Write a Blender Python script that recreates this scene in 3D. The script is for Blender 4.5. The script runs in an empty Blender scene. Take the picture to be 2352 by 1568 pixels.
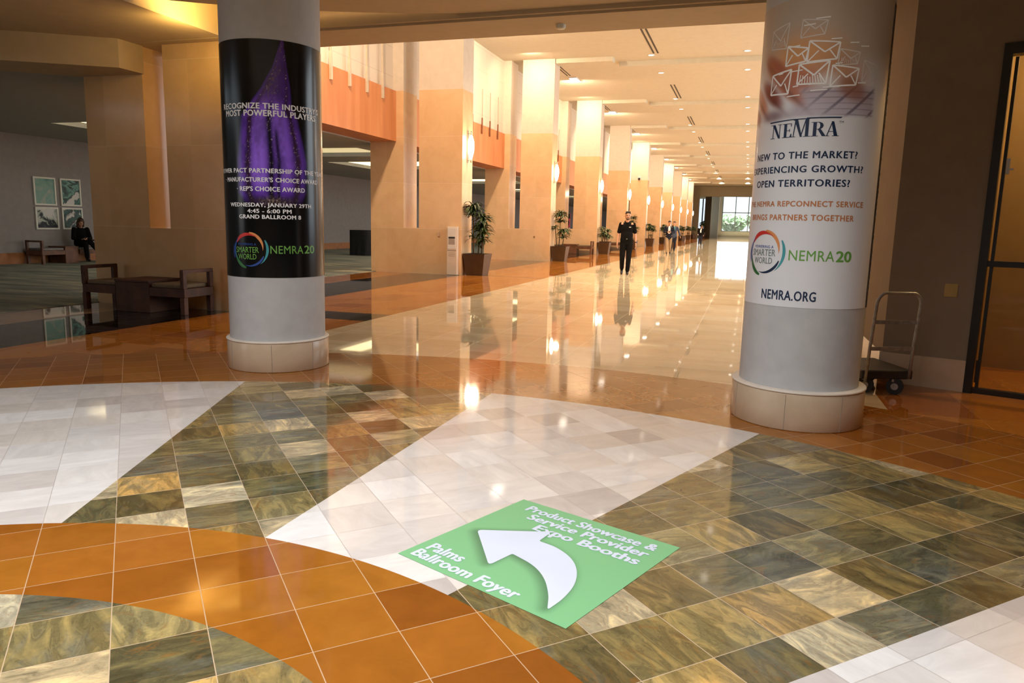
import bpy, bmesh, math, random
import numpy as np
from mathutils import Vector, Matrix
random.seed(7); rng = np.random.default_rng(7)
S = bpy.context.scene; COL = S.collection
PI = math.pi

# ------------------------------------------------------------------ camera, world, exposure, large lights
cam_d = bpy.data.cameras.new('camera'); cam = bpy.data.objects.new('camera', cam_d); COL.objects.link(cam)
cam_d.sensor_width = 36.0; cam_d.lens = 1678.5 / 2352 * 36.0; cam_d.clip_start = 0.05; cam_d.clip_end = 500
YAW, PITCH, ROLL = math.radians(-17.503), math.radians(-9.102), math.radians(1.332)
_F = Vector((math.sin(YAW)*math.cos(PITCH), math.cos(YAW)*math.cos(PITCH), math.sin(PITCH)))
_r = Vector((math.cos(YAW), -math.sin(YAW), 0)); _u = _r.cross(_F)
_R = _r*math.cos(ROLL) + _u*math.sin(ROLL); _U = -_r*math.sin(ROLL) + _u*math.cos(ROLL)
CAM = Vector((0, 0, 1.4))
cam.matrix_world = Matrix(((_R.x, _U.x, -_F.x, CAM.x), (_R.y, _U.y, -_F.y, CAM.y), (_R.z, _U.z, -_F.z, CAM.z), (0, 0, 0, 1)))
S.camera = cam
S.view_settings.view_transform = 'Standard'; S.view_settings.look = 'None'
S.view_settings.gamma = 1.0; S.view_settings.use_curve_mapping = False
S.view_settings.exposure = 0.0
cy = S.cycles
cy.max_bounces = 6; cy.diffuse_bounces = 3; cy.glossy_bounces = 3; cy.transmission_bounces = 3; cy.transparent_max_bounces = 6
cy.caustics_reflective = False; cy.caustics_refractive = False
cy.sample_clamp_indirect = 4.0; cy.use_denoising = True
cy.use_adaptive_sampling = True; cy.adaptive_threshold = 0.03

W = bpy.data.worlds.new('world'); S.world = W; W.use_nodes = True
_bg = W.node_tree.nodes['Background']; _bg.inputs[0].default_value = (0.78, 0.90, 1.0, 1); _bg.inputs[1].default_value = 1.6

DAY = (0.90, 0.96, 1.0); WARM = (1.0, 0.71, 0.465); SOFTWARM = (1.0, 0.78, 0.53)
def area(name, loc, direction, sx, sy, power, color, shape='RECTANGLE', spread=180):
    l = bpy.data.lights.new(name, 'AREA'); l.shape = shape; l.size = sx; l.size_y = sy
    l.energy = power; l.color = color; l.spread = math.radians(spread)
    o = bpy.data.objects.new(name, l); COL.objects.link(o); o.location = loc
    o.rotation_euler = Vector(direction).to_track_quat('-Z', 'Y').to_euler()
    return o
def point(name, loc, power, color, rad=0.08):
    l = bpy.data.lights.new(name, 'POINT'); l.energy = power; l.color = color; l.shadow_soft_size = rad
    o = bpy.data.objects.new(name, l); COL.objects.link(o); o.location = loc
    return o
CX, CY = -1.95, 0.10                                   # centre of the round lobby
PIER_Y = [9.23, 18.6] + [18.6 + 9.37*k for k in range(1, 10)]
NB = len(PIER_Y)
END_Y = 112.0
area('skylight_lamp', (CX, CY, 4.55), (0, 0, -1), 6.2, 6.2, 415, (0.96, 0.97, 1.0), 'DISK', 148)
for k in range(0, NB):                                  # daylight through the glazed side of the corridor
    y0 = PIER_Y[k] + 5.1
    if k > 7: continue
    area('window_daylight', (6.15, y0, 3.9), (-1, 0, -0.15), 6.5, 5.4, 335, (0.86, 0.94, 1.0))
area('end_window_daylight', (-2.0, 149, 4.5), (0, -1, 0), 9, 7, 320, DAY)

# ------------------------------------------------------------------ node helpers
class NT:
    def __init__(s, name):
        s.mat = bpy.data.materials.new(name); s.mat.use_nodes = True
        s.t = s.mat.node_tree; s.n = s.t.nodes; s.L = s.t.links
        s.bsdf = s.n['Principled BSDF']
    def new(s, typ, **kw):
        nd = s.n.new(typ)
        for k, v in kw.items(): setattr(nd, k, v)
        return nd
    def put(s, sock, v):
        if isinstance(v, bpy.types.NodeSocket): s.L.new(v, sock)
        elif isinstance(v, (tuple, list)):
            sock.default_value = tuple(v) + ((1.0,) if len(v) == 3 and len(sock.default_value) == 4 else ())
        else: sock.default_value = v
    def m(s, op, a, b=0.0, c=None, clamp=False):
        nd = s.new('ShaderNodeMath', operation=op); nd.use_clamp = clamp
        s.put(nd.inputs[0], a); s.put(nd.inputs[1], b)
        if c is not None: s.put(nd.inputs[2], c)
        return nd.outputs[0]
    def v(s, op, a, b=(0, 0, 0), out=0):
        nd = s.new('ShaderNodeVectorMath', operation=op); s.put(nd.inputs[0], a); s.put(nd.inputs[1], b)
        return nd.outputs[out]
    def mix(s, fac, a, b, mode='MIX'):
        nd = s.new('ShaderNodeMix', data_type='RGBA', blend_type=mode)
        s.put(nd.inputs[0], fac); s.put(nd.inputs[6], a); s.put(nd.inputs[7], b)
        return nd.outputs[2]
    def ramp(s, fac, stops, interp='LINEAR'):
        nd = s.new('ShaderNodeValToRGB'); cr = nd.color_ramp; cr.interpolation = interp
        while len(cr.elements) < len(stops): cr.elements.new(0.5)
        for e, (p, c) in zip(cr.elements, stops): e.position = p; e.color = (*c, 1)
        s.put(nd.inputs[0], fac); return nd.outputs[0]
    def noise(s, vec, scale, detail=3, rough=0.55, dist=0.0, out='Fac'):
        nd = s.new('ShaderNodeTexNoise'); s.put(nd.inputs['Vector'], vec)
        nd.inputs['Scale'].default_value = scale; nd.inputs['Detail'].default_value = detail
        nd.inputs['Roughness'].default_value = rough; nd.inputs['Distortion'].default_value = dist
        return nd.outputs[out]
    def hash(s, vec, out='Value'):
        nd = s.new('ShaderNodeTexWhiteNoise', noise_dimensions='3D'); s.put(nd.inputs['Vector'], vec); return nd.outputs[out]
    def pos(s):
        return s.new('ShaderNodeTexCoord').outputs['Object']
    def xyz(s, v):
        nd = s.new('ShaderNodeSeparateXYZ'); s.put(nd.inputs[0], v); return nd.outputs
    def comb(s, x, y, z):
        nd = s.new('ShaderNodeCombineXYZ'); s.put(nd.inputs[0], x); s.put(nd.inputs[1], y); s.put(nd.inputs[2], z); return nd.outputs[0]
    def set(s, **kw):
        for k, v in kw.items(): s.put(s.bsdf.inputs[k.replace('_', ' ')], v)
        return s.mat

def plain(name, color, rough=0.5, metal=0.0, var=0.06, scale=6.0, **kw):
    t = NT(name); p = t.pos(); n = t.noise(p, scale, 4)
    d = tuple(max(0, c*(1-var*2)) for c in color); l = tuple(min(1, c*(1+var*2)) for c in color)
    c = t.ramp(n, [(0.3, d), (0.7, l)])
    t.set(Base_Color=c, Roughness=rough, Metallic=metal)
    for k, v in kw.items(): t.put(t.bsdf.inputs[k.replace('_', ' ')], v)
    return t.mat
def emit(name, color, strength):
    t = NT(name); t.set(Base_Color=(0.8, 0.8, 0.8), Emission_Color=color, Emission_Strength=strength); return t.mat

# ------------------------------------------------------------------ stone floor: rings, wedges and strips, tile by tile
def floor_material():
    t = NT('polished_stone_floor'); P = t.pos(); X, Y, Z = t.xyz(P)
    dx = t.m('SUBTRACT', X, CX); dy = t.m('SUBTRACT', Y, CY)
    r = t.m('SQRT', t.m('ADD', t.m('MULTIPLY', dx, dx), t.m('MULTIPLY', dy, dy)))
    ang = t.m('DIVIDE', t.m('ARCTAN2', dy, dx), math.radians(22.5))
    def lt(a, b): return t.m('LESS_THAN', a, b)
    def gt(a, b): return t.m('GREATER_THAN', a, b)
    def AND(*a):
        o = a[0]
        for b in a[1:]: o = t.m('MULTIPLY', o, b)
        return o
    # diagonal tile grid of the lobby
    s = 0.29536; ox, oy = -2.72436, 2.12118; q = math.sqrt(.5)/s
    px = t.m('SUBTRACT', X, ox); py = t.m('SUBTRACT', Y, oy)
    u1 = t.m('MULTIPLY', t.m('ADD', px, py), q); v1 = t.m('MULTIPLY', t.m('SUBTRACT', px, py), q)
    lob = lt(r, 7.0)
    s2 = 0.60
    u2 = t.m('DIVIDE', t.m('ADD', X, 1.19), s2); v2 = t.m('DIVIDE', t.m('ADD', Y, -7.5), s2)
    inv = t.m('SUBTRACT', 1.0, lob)
    u = t.m('ADD', t.m('MULTIPLY', u1, lob), t.m('MULTIPLY', u2, inv)); v = t.m('ADD', t.m('MULTIPLY', v1, lob), t.m('MULTIPLY', v2, inv))
    cell = t.comb(t.m('FLOOR', u), t.m('FLOOR', v), lob)
    fu = t.m('FRACT', u); fv = t.m('FRACT', v)
    eu = t.m('MINIMUM', fu, t.m('SUBTRACT', 1.0, fu)); ev = t.m('MINIMUM', fv, t.m('SUBTRACT', 1.0, fv))
    gw = t.m('ADD', t.m('MULTIPLY', lob, 0.0025), 0.0035)
    grout = lt(t.m('MINIMUM', eu, ev), gw)
    h1 = t.hash(cell); hv = t.hash(cell, 'Color')
    h2 = t.hash(t.v('ADD', cell, (17.3, 5.1, 2.7))); h3 = t.hash(t.v('ADD', cell, (3.3, 45.1, 9.7)))
    off = t.v('SCALE', hv); off.node.inputs['Scale'].default_value = 30.0
    # each tile's own veining, turned a quarter for half of the tiles
    hf = gt(h3, 0.5); hi = t.m('SUBTRACT', 1.0, hf)
    ax = t.m('ADD', t.m('MULTIPLY', u, hf), t.m('MULTIPLY', v, hi)); ay = t.m('ADD', t.m('MULTIPLY', v, hf), t.m('MULTIPLY', u, hi))
    tv = t.v('ADD', t.comb(t.m('MULTIPLY', ax, 0.55), t.m('MULTIPLY', ay, 1.5), 0.0), off)
    w1 = t.noise(tv, 0.9, 2, 0.5, 1.2)
    sw = t.noise(t.v('ADD', tv, t.comb(t.m('MULTIPLY', w1, 1.1), w1, w1)), 1.9, 9, 0.62, 1.1)
    sw2 = t.noise(tv, 3.4, 7, 0.66, 1.8)
    fine = t.noise(P, 60, 4, 0.6)
    # green-brown sandstone: each tile its own tone, swirled and veined
    lowf = t.noise(t.v('ADD', P, off), 1.7, 2, .5, .8)
    hue = t.ramp(t.m('ADD', t.m('MULTIPLY', lowf, .55), t.m('MULTIPLY', h3, .42)), [(.22, (.320, .215, .085)), (.42, (.255, .205, .092)), (.58, (.225, .200, .108)), (.74, (.240, .232, .185))])
    val = t.ramp(h1, [(0, (.46, .48, .48)), (.12, (.66, .66, .64)), (.30, (.88, .87, .83)), (.50, (1.12, 1.10, 1.05)), (.64, (.58, .61, .62)), (.74, (1.5, 1.42, 1.28))], 'CONSTANT')
    g = t.mix(1.0, hue, val, 'MULTIPLY')
    tanm = t.m('GREATER_THAN', h1, .79)
    g = t.mix(tanm, g, t.mix(h2, (.55, .43, .245), (.50, .46, .34)))
    swv = t.ramp(sw, [(.30, (.38, .39, .38)), (.43, (.78, .78, .77)), (.51, (1.0, 1.0, .98)), (.59, (1.38, 1.32, 1.18)), (.72, (2.0, 1.86, 1.55))])
    g = t.mix(1.0, g, swv, 'MULTIPLY')
    band = t.m('ABSOLUTE', t.m('SUBTRACT', sw, 0.47))
    vein = t.ramp(band, [(0.0, (1, 1, 1)), (.012, (0, 0, 0))])
    g = t.mix(t.m('MULTIPLY', vein, 0.45), g, t.mix(tanm, (.040, .042, .030), (.30, .13, .035)))
    rust = t.ramp(sw2, [(.56, (0, 0, 0)), (.66, (1, 1, 1))])
    g = t.mix(t.m('MULTIPLY', rust, t.m('MULTIPLY', h2, t.m('SUBTRACT', 0.72, t.m('MULTIPLY', tanm, .35)))), g, (.25, .110, .022))
    blue = t.ramp(t.noise(tv, 1.1, 5, 0.6, 1.0), [(.56, (0, 0, 0)), (.70, (1, 1, 1))])
    g = t.mix(t.m('MULTIPLY', blue, 0.40), g, (.20, .215, .19))
    g = t.mix(0.30, g, t.mix(fine, (.0, .0, .0), (.80, .76, .6)), 'OVERLAY')
    # honey-orange limestone
    o = t.ramp(h1, [(0, (.250, .076, .009)), (.22, (.320, .108, .012)), (.45, (.375, .142, .016)), (.70, (.345, .114, .014)), (1, (.400, .150, .026))], 'LINEAR')
    oc = t.ramp(t.noise(t.v('ADD', P, off), 7, 6, 0.6, .4), [(.30, (.86, .83, .78)), (.7, (1.08, 1.09, 1.10))])
    o = t.mix(1.0, o, oc, 'MULTIPLY')
    # pale marble
    w = t.ramp(h1, [(0, (.50, .46, .43)), (.10, (.64, .59, .55)), (.28, (.72, .69, .66)), (.50, (.80, .77, .73)), (.68, (.71, .65, .58)), (.84, (.82, .79, .76)), (1, (.85, .83, .80))])
    wc = t.ramp(t.noise(tv, 1.8, 7, .6, .8), [(.3, (.86, .85, .85)), (.7, (1.05, 1.05, 1.05))])
    w = t.mix(1.0, w, wc, 'MULTIPLY')
    # cream corridor stone, dark granite, tan border
    cr = t.ramp(h1, [(0, (.72, .57, .37)), (.5, (.80, .66, .45)), (1, (.86, .74, .54))])
    crn = t.ramp(t.noise(t.comb(t.m('MULTIPLY', X, .6), t.m('MULTIPLY', Y, 2.0), 0.0), 1.6, 5, .6, .5), [(.3, (.86, .84, .80)), (.7, (1.06, 1.06, 1.06))])
    cr = t.mix(1.0, cr, crn, 'MULTIPLY')
    dk = t.ramp(t.noise(t.comb(X, t.m('MULTIPLY', Y, .35), 0.0), 5, 8, .7, 1.5), [(.45, (.012, .008, .005)), (.62, (.022, .016, .012)), (.74, (.15, .13, .11))])
    tan = (.40, .25, .15)
    # lobby pattern
    par = t.m('MODULO', t.m('ADD', t.m('FLOOR', ang), 32.0), 2.0)            # even sectors (from 45 deg) are green
    wedge = t.mix(par, g, w)
    lobc = t.mix(gt(r, 5.55), wedge, o)
    lobc = t.mix(lt(r, 2.50), lobc, o)
    lobc = t.mix(lt(r, 1.845), lobc, g)
    # corridor pattern
    ax_ = t.m('ABSOLUTE', t.m('SUBTRACT', X, -1.95))
    o_lit = t.mix(1.0, o, (1.45, 1.5, 1.6), 'MULTIPLY')  # same orange limestone, its corridor lighting painted in as a brighter tone
    cor = t.mix(gt(ax_, 3.12), cr, o_lit)
    cor = t.mix(gt(ax_, 5.40), cor, dk)
    cor = t.mix(gt(ax_, 6.95), cor, t.mix(gt(Y, 10.5), tan, o))
    cross = AND(gt(ax_, 3.12), lt(ax_, 5.5), gt(Y, 9.15), lt(Y, 9.95))
    cor = t.mix(cross, cor, dk)
    yk = t.m('FRACT', t.m('DIVIDE', t.m('SUBTRACT', Y, 18.72), 9.37))
    thin = AND(gt(ax_, 3.12), lt(ax_, 5.0), gt(Y, 17), lt(yk, 0.020))
    cor = t.mix(thin, cor, (.10, .05, .02))
    c = t.mix(lob, cor, lobc)
    gl = t.mix(par, (.56, .43, .30), (.42, .38, .34))
    gl = t.mix(AND(lob, t.m('ADD', gt(r, 5.55), lt(r, 2.5), clamp=True)), gl, (.58, .43, .28))
    gcol = t.mix(lob, t.mix(0.55, c, (.62, .44, .26)), gl)
    gf = t.m('MULTIPLY', grout, t.m('ADD', t.m('MULTIPLY', lob, .38), .35))
    c = t.mix(gf, c, gcol)
    ro = t.m('ADD', t.m('MULTIPLY', t.noise(P, 9, 3), 0.03), t.m('ADD', t.m('MULTIPLY', lob, .035), .012))
    ro = t.m('ADD', ro, t.m('MULTIPLY', grout, .25))
    return t.set(Base_Color=c, Roughness=ro, IOR=1.65)

def stone_material(name, lo, hi, joints=True):
    t = NT(name); P = t.pos(); X, Y, Z = t.xyz(P)
    hc = t.hash(t.comb(t.m('FLOOR', t.m('DIVIDE', Z, 1.227)), t.m('FLOOR', t.m('DIVIDE', X, 1.6)), t.m('FLOOR', t.m('DIVIDE', Y, 4.0))))
    n = t.noise(P, 2.2, 8, .62, .6)
    c = t.ramp(n, [(.28, lo), (.72, hi)])
    c = t.mix(1.0, c, t.ramp(hc, [(0, (.93, .92, .90)), (1, (1.04, 1.04, 1.04))]), 'MULTIPLY')
    if joints:
        fz = t.m('FRACT', t.m('DIVIDE', Z, 1.227))
        j = t.m('LESS_THAN', t.m('MINIMUM', fz, t.m('SUBTRACT', 1.0, fz)), .0042)
        c = t.mix(t.m('MULTIPLY', j, .45), c, (.86, .74, .58))
    return t.set(Base_Color=c, Roughness=t.m('ADD', t.m('MULTIPLY', n, .12), .12), IOR=1.45)

M = {}
M['floor'] = floor_material()
M['stone'] = stone_material('honed_limestone', (.73, .495, .275), (.83, .59, .355))
M['base_stone'] = stone_material('column_base_limestone', (.52, .39, .265), (.66, .52, .38), False)
M['plaster'] = plain('warm_white_plaster', (.70, .62, .52), .7, var=.02)
def tile_panel():
    t = NT('acoustic_wall_panel'); X, Y, Z = t.xyz(t.pos())
    def line(a, p, w):
        f = t.m('FRACT', t.m('DIVIDE', a, p)); return t.m('LESS_THAN', t.m('MINIMUM', f, t.m('SUBTRACT', 1.0, f)), w)
    j = t.m('MAXIMUM', line(Y, 1.0, .008), line(Z, .75, .010))
    return t.set(Base_Color=t.mix(t.m('MULTIPLY', j, .5), (.74, .66, .54), (.50, .42, .33)), Roughness=.75)
M['panel'] = tile_panel()
def header_wood():
    t = NT('orange_veneer'); P = t.pos(); X, Y, Z = t.xyz(P)
    n = t.noise(t.comb(t.m('MULTIPLY', Y, 2.2), t.m('MULTIPLY', X, 2.2), t.m('MULTIPLY', Z, .25)), 1.6, 4, .5)
    return t.set(Base_Color=t.ramp(n, [(.3, (.58, .205, .070)), (.7, (.72, .31, .13))]), Roughness=.42)
M['header'] = header_wood()
M['ceil'] = plain('ceiling_paint', (.65, .62, .50), .8, var=.015)
M['lobby_ceil'] = plain('lobby_ceiling_paint', (.56, .44, .29), .8, var=.02)
M['taupe'] = plain('taupe_paint', (.255, .188, .128), .7, var=.03)
M['greywall'] = plain('grey_lounge_paint', (.30, .275, .26), .75, var=.03)
M['lounge_ceil'] = plain('lounge_ceiling_paint', (.42, .43, .42), .8, var=.02)
M['olive'] = plain('olive_paint', (.25, .215, .14), .7, var=.02)
M['col'] = plain('column_grey_paint', (.52, .52, .525), .55, var=.025, scale=9)
M['joint'] = plain('joint_grey', (.30, .25, .20), .8)
M['cap'] = plain('column_cap_plaster', (.78, .70, .60), .5, var=.02)
M['white'] = plain('white_enamel', (.80, .79, .78), .4, var=.02)
M['cream_frame'] = plain('pale_frame_paint', (.78, .76, .66), .45, var=.03)
M['black_metal'] = plain('black_anodised_metal', (.012, .011, .010), .35, var=.1)
M['steel'] = plain('worn_steel_tube', (.38, .38, .36), .42, .55, var=.12, scale=25)
M['chrome'] = plain('brushed_chrome', (.62, .60, .56), .25, 1.0)
M['rubber'] = plain('black_rubber', (.016, .017, .018), .6)
M['deck'] = plain('dark_deck', (.035, .027, .020), .55, var=.2)
M['darkwood'] = plain('dark_walnut', (.075, .023, .007), .55, var=.25, scale=4)
M['midwood'] = plain('reddish_walnut', (.150, .062, .030), .40, var=.2, scale=4)
M['uphol'] = plain('taupe_upholstery', (.17, .125, .075), .85, var=.08, scale=30)
M['uphol_grey'] = plain('grey_upholstery', (.25, .24, .23), .85, var=.08, scale=30)
M['planter'] = plain('bronze_planter', (.060, .034, .016), .38, var=.1)
M['soil'] = plain('potting_soil', (.05, .03, .015), .95, var=.3, scale=40)
M['cane'] = plain('plant_cane', (.16, .11, .06), .8, var=.2, scale=30)
def leafmat(name, a, b):
    t = NT(name); n = t.noise(t.pos(), 5.0, 3)
    return t.set(Base_Color=t.ramp(n, [(.3, a), (.7, b)]), Roughness=.38, Specular_IOR_Level=.5)
M['leaf'] = leafmat('dracaena_leaf', (.012, .026, .010), (.060, .105, .028))
M['leaf2'] = leafmat('variegated_leaf', (.035, .065, .030), (.20, .25, .12))
M['cloth_black'] = plain('black_table_cloth', (.012, .012, .014), .9)
M['slot'] = plain('vent_slot_black', (.02, .018, .015), .6)
M['glow'] = emit('lamp_glow', (1.0, .88, .70), 9.0)
M['glow_down'] = emit('downlight_glow', (1.0, .90, .74), 6.0)
M['glow_cove'] = emit('cove_glow', (1.0, .80, .42), 2.3)
M['glow_cove_dim'] = emit('cove_glow_dim', (1.0, .78, .36), .55)
M['orange_base'] = plain('orange_wood_baseboard', (.36, .135, .035), .45, var=.1)
def carpet_mat():
    t = NT('streaked_teal_carpet'); X, Y, Z = t.xyz(t.pos())
    n = t.noise(t.comb(t.m('MULTIPLY', X, .35), t.m('MULTIPLY', Y, 1.7), 0.0), 1.5, 5, .6, .6)
    c = t.ramp(n, [(.30, (.10, .12, .11)), (.48, (.22, .25, .225)), (.60, (.34, .34, .27)), (.68, (.55, .50, .30))])
    return t.set(Base_Color=c, Roughness=.95)
M['carpet'] = carpet_mat()
def glass_mat(name='clear_glass', tint=(.85, .9, .92), alpha=.12, rough=.02):
    t = NT(name); return t.set(Base_Color=tint, Roughness=rough, Alpha=alpha, Specular_IOR_Level=.6)
M['glass'] = glass_mat()
M['door_glass'] = glass_mat('door_glass', (.10, .07, .04), .20)
def vcol_mat(name, rough, coat=0.0):
    t = NT(name); nd = t.new('ShaderNodeVertexColor'); nd.layer_name = 'Col'
    return t.set(Base_Color=nd.outputs[0], Roughness=rough, Coat_Weight=coat, Coat_Roughness=.06)
M['vinyl_print'] = vcol_mat('printed_vinyl', .20, .0)
M['vinyl_print_satin'] = vcol_mat('printed_vinyl_satin', .42, .10)
M['floor_print'] = vcol_mat('printed_floor_vinyl', .45)
def ink(name, c, rough=.35): return plain(name, c, rough, var=.01)
M['ink_white'] = ink('white_ink', (.92, .92, .93)); M['ink_navy'] = ink('navy_ink', (.010, .028, .075)); M['ink_orange'] = ink('orange_ink', (.58, .22, .085))
M['ink_green'] = ink('green_ink', (.16, .40, .075)); M['ink_grey'] = ink('grey_ink', (.19, .24, .22)); M['ink_blue'] = ink('blue_ink', (.030, .085, .34))
M['ink_red'] = ink('red_ink', (.62, .035, .03)); M['ink_amber'] = ink('amber_ink', (.75, .30, .10)); M['ink_teal'] = ink('teal_ink', (.06, .34, .38))
M['ink_dkgreen'] = ink('dark_green_ink', (.035, .16, .05)); M['ink_icon'] = ink('pale_icon_ink', (.95, .94, .92)); M['ink_icon2'] = ink('faded_icon_ink', (.74, .70, .66))
M['ink_lav'] = ink('lavender_ink', (.40, .37, .62)); M['ink_black'] = ink('black_vinyl', (.012, .014, .018))
M['ink_decal'] = ink('decal_white_ink', (.66, .72, .84), .5)

# ------------------------------------------------------------------ mesh helpers
class MB:
    def __init__(s): s.v = []; s.f = []; s.mi = []; s.sm = []
    def add(s, vs, fs, mi=0, smooth=False):
        b = len(s.v); s.v += [tuple(x) for x in vs]
        for f in fs: s.f.append(tuple(b+i for i in f)); s.mi.append(mi); s.sm.append(smooth)
        return s
    def box(s, x0, x1, y0, y1, z0, z1, mi=0):
        return s.hexa([(x0, y0), (x1, y0), (x1, y1), (x0, y1)], z0, z1, mi)
    def hexa(s, poly, z0, z1, mi=0, poly2=None):
        n = len(poly); poly2 = poly2 or poly
        vs = [(x, y, z0) for x, y in poly] + [(x, y, z1) for x, y in poly2]
        fs = [tuple(reversed(range(n))), tuple(range(n, 2*n))] + [(i, (i+1) % n, n+(i+1) % n, n+i) for i in range(n)]
        return s.add(vs, fs, mi)
    def obox(s, a, b, w, h, mi=0, up=(0, 0, 1)):
        a = Vector(a); b = Vector(b); d = (b-a).normalized(); up = Vector(up)
        if abs(d.dot(up)) > .98: up = Vector((0, 1, 0))
        sx = d.cross(up).normalized(); sz = sx.cross(d)
        vs = [p + sx*i*w/2 + sz*j*h/2 for p in (a, b) for i, j in ((-1, -1), (1, -1), (1, 1), (-1, 1))]
        return s.add(vs, [(3, 2, 1, 0), (4, 5, 6, 7), (0, 1, 5, 4), (1, 2, 6, 5), (2, 3, 7, 6), (3, 0, 4, 7)], mi)
    def tube(s, pts, rad, seg=10, mi=0, caps=True):
        pts = [Vector(p) for p in pts]; n = len(pts); rads = rad if isinstance(rad, (list, tuple)) else [rad]*n
        vs = []; prev = None
        for i, p in enumerate(pts):
            d = (pts[min(i+1, n-1)] - pts[max(i-1, 0)]).normalized()
            if prev is None:
                prev = d.cross(Vector((0, 0, 1)) if abs(d.z) < .95 else Vector((1, 0, 0))).normalized()
            prev = (prev - d*prev.dot(d)).normalized(); q = d.cross(prev)
            vs += [p + (prev*math.cos(2*PI*k/seg) + q*math.sin(2*PI*k/seg))*rads[i] for k in range(seg)]
        fs = [(i*seg+k, i*seg+(k+1) % seg, (i+1)*seg+(k+1) % seg, (i+1)*seg+k) for i in range(n-1) for k in range(seg)]
        s.add(vs, fs, mi, True)
        if caps:
            s.add(vs[:seg], [tuple(reversed(range(seg)))], mi); s.add(vs[-seg:], [tuple(range(seg))], mi)
        return s
    def lathe(s, cx, cy, prof, seg=64, mi=0, smooth=True):
        n = len(prof)
        vs = [(cx + r*math.cos(2*PI*k/seg), cy + r*math.sin(2*PI*k/seg), z) for r, z in prof for k in range(seg)]
        fs = [(i*seg+k, i*seg+(k+1) % seg, (i+1)*seg+(k+1) % seg, (i+1)*seg+k) for i in range(n-1) for k in range(seg)]
        return s.add(vs, fs, mi, smooth)
    def ellip(s, c, r, mi=0, nu=16, nv=10, rot=None):
        vs = []; c = Vector(c)
        for j in range(nv+1):
            th = PI*j/nv
            for i in range(nu):
                ph = 2*PI*i/nu
                p = Vector((r[0]*math.sin(th)*math.cos(ph), r[1]*math.sin(th)*math.sin(ph), r[2]*math.cos(th)))
                if rot is not None: p = rot @ p
                vs.append(c + p)
        fs = [(j*nu+i, (j+1)*nu+i, (j+1)*nu+(i+1) % nu, j*nu+(i+1) % nu) for j in range(nv) for i in range(nu)]
        return s.add(vs, fs, mi, True)
    def caps(s, a, b, r0, r1, mi=0, seg=12):
        a = Vector(a); b = Vector(b); d = b-a; L = d.length or 1e-4; d /= L
        pr = [(-r0*math.cos(t), r0*math.sin(t)) for t in (0.05, .5, 1.0)] + [(0, r0)] + [(L, r1)] + [(L + r1*math.cos(t), r1*math.sin(t)) for t in (1.0, .5, 0.05)]
        s.tube([a + d*x for x, _ in pr], [y for _, y in pr], seg, mi, True)
        return s
    def build(s, name, mats, parent=None, loc=None):
        me = bpy.data.meshes.new(name); me.from_pydata([tuple(v) for v in s.v], [], s.f)
        for m in (mats if isinstance(mats, (list, tuple)) else [mats]): me.materials.append(m)
        if len(me.polygons):
            me.polygons.foreach_set('material_index', s.mi); me.polygons.foreach_set('use_smooth', s.sm)
        me.update()
        bm = bmesh.new(); bm.from_mesh(me); bmesh.ops.remove_doubles(bm, verts=bm.verts, dist=1e-5); bmesh.ops.recalc_face_normals(bm, faces=bm.faces)
        bm.to_mesh(me); bm.free()
        o = bpy.data.objects.new(name, me); COL.objects.link(o)
        if parent is not None: o.parent = parent
        if loc is not None: o.location = loc
        return o
def tag(o, label=None, cat=None, group=None, kind=None):
    if label: o['label'] = label
    if cat: o['category'] = cat
    if group: o['group'] = group
    if kind: o['kind'] = kind
    return o
def thing(name, label, cat, loc=(0, 0, 0), rz=0.0, group=None):
    o = bpy.data.objects.new(name, None); COL.objects.link(o); o.location = loc; o.rotation_euler = (0, 0, rz)
    o.empty_display_size = .1
    return tag(o, label, cat, group)
def dup(root, loc, rz=None, label=None, group=None, scale=None):
    r = root.copy(); COL.objects.link(r); r.location = loc
    if rz is not None: r.rotation_euler = (0, 0, rz)
    if scale: r.scale = scale
    if label: r['label'] = label
    if group: r['group'] = group
    for ch in list(root.children):
        c = ch.copy(); COL.objects.link(c); c.parent = r
        for g in list(ch.children):
            d = g.copy(); COL.objects.link(d); d.parent = c
    return r
def struct(name, mb, mats): return tag(mb.build(name, mats), kind='structure')
def bevel(o, w=.006, seg=2):
    md = o.modifiers.new('bevel', 'BEVEL'); md.width = w; md.segments = seg; md.limit_method = 'ANGLE'
    return o
ORD = ['first', 'second', 'third', 'fourth', 'fifth', 'sixth', 'seventh', 'eighth', 'ninth', 'tenth', 'eleventh']

# ------------------------------------------------------------------ room shell
fl = MB(); fl.add([(-40, -12, 0), (14, -12, 0), (14, 170, 0), (-40, 170, 0)], [(0, 1, 2, 3)])
struct('floor', fl, M['floor'])
MB().box(-19.19, -9.95, -8, 111.9, 0.0, 0.009).build('floor', M['carpet'])['kind'] = 'structure'

# lobby ceiling: disc with a round skylight, corner coves and the low ceiling over the lounge side
Zc = 3.90
ring = MB(); prof = [(3.3, 4.75), (3.3, 3.98), (9.02, 3.98), (9.02, 4.06), (3.3, 4.75)]
ring.lathe(CX, CY, prof, 128, 0, False)
lobby_disc = struct('ceiling', ring, M['lobby_ceil'])
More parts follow.
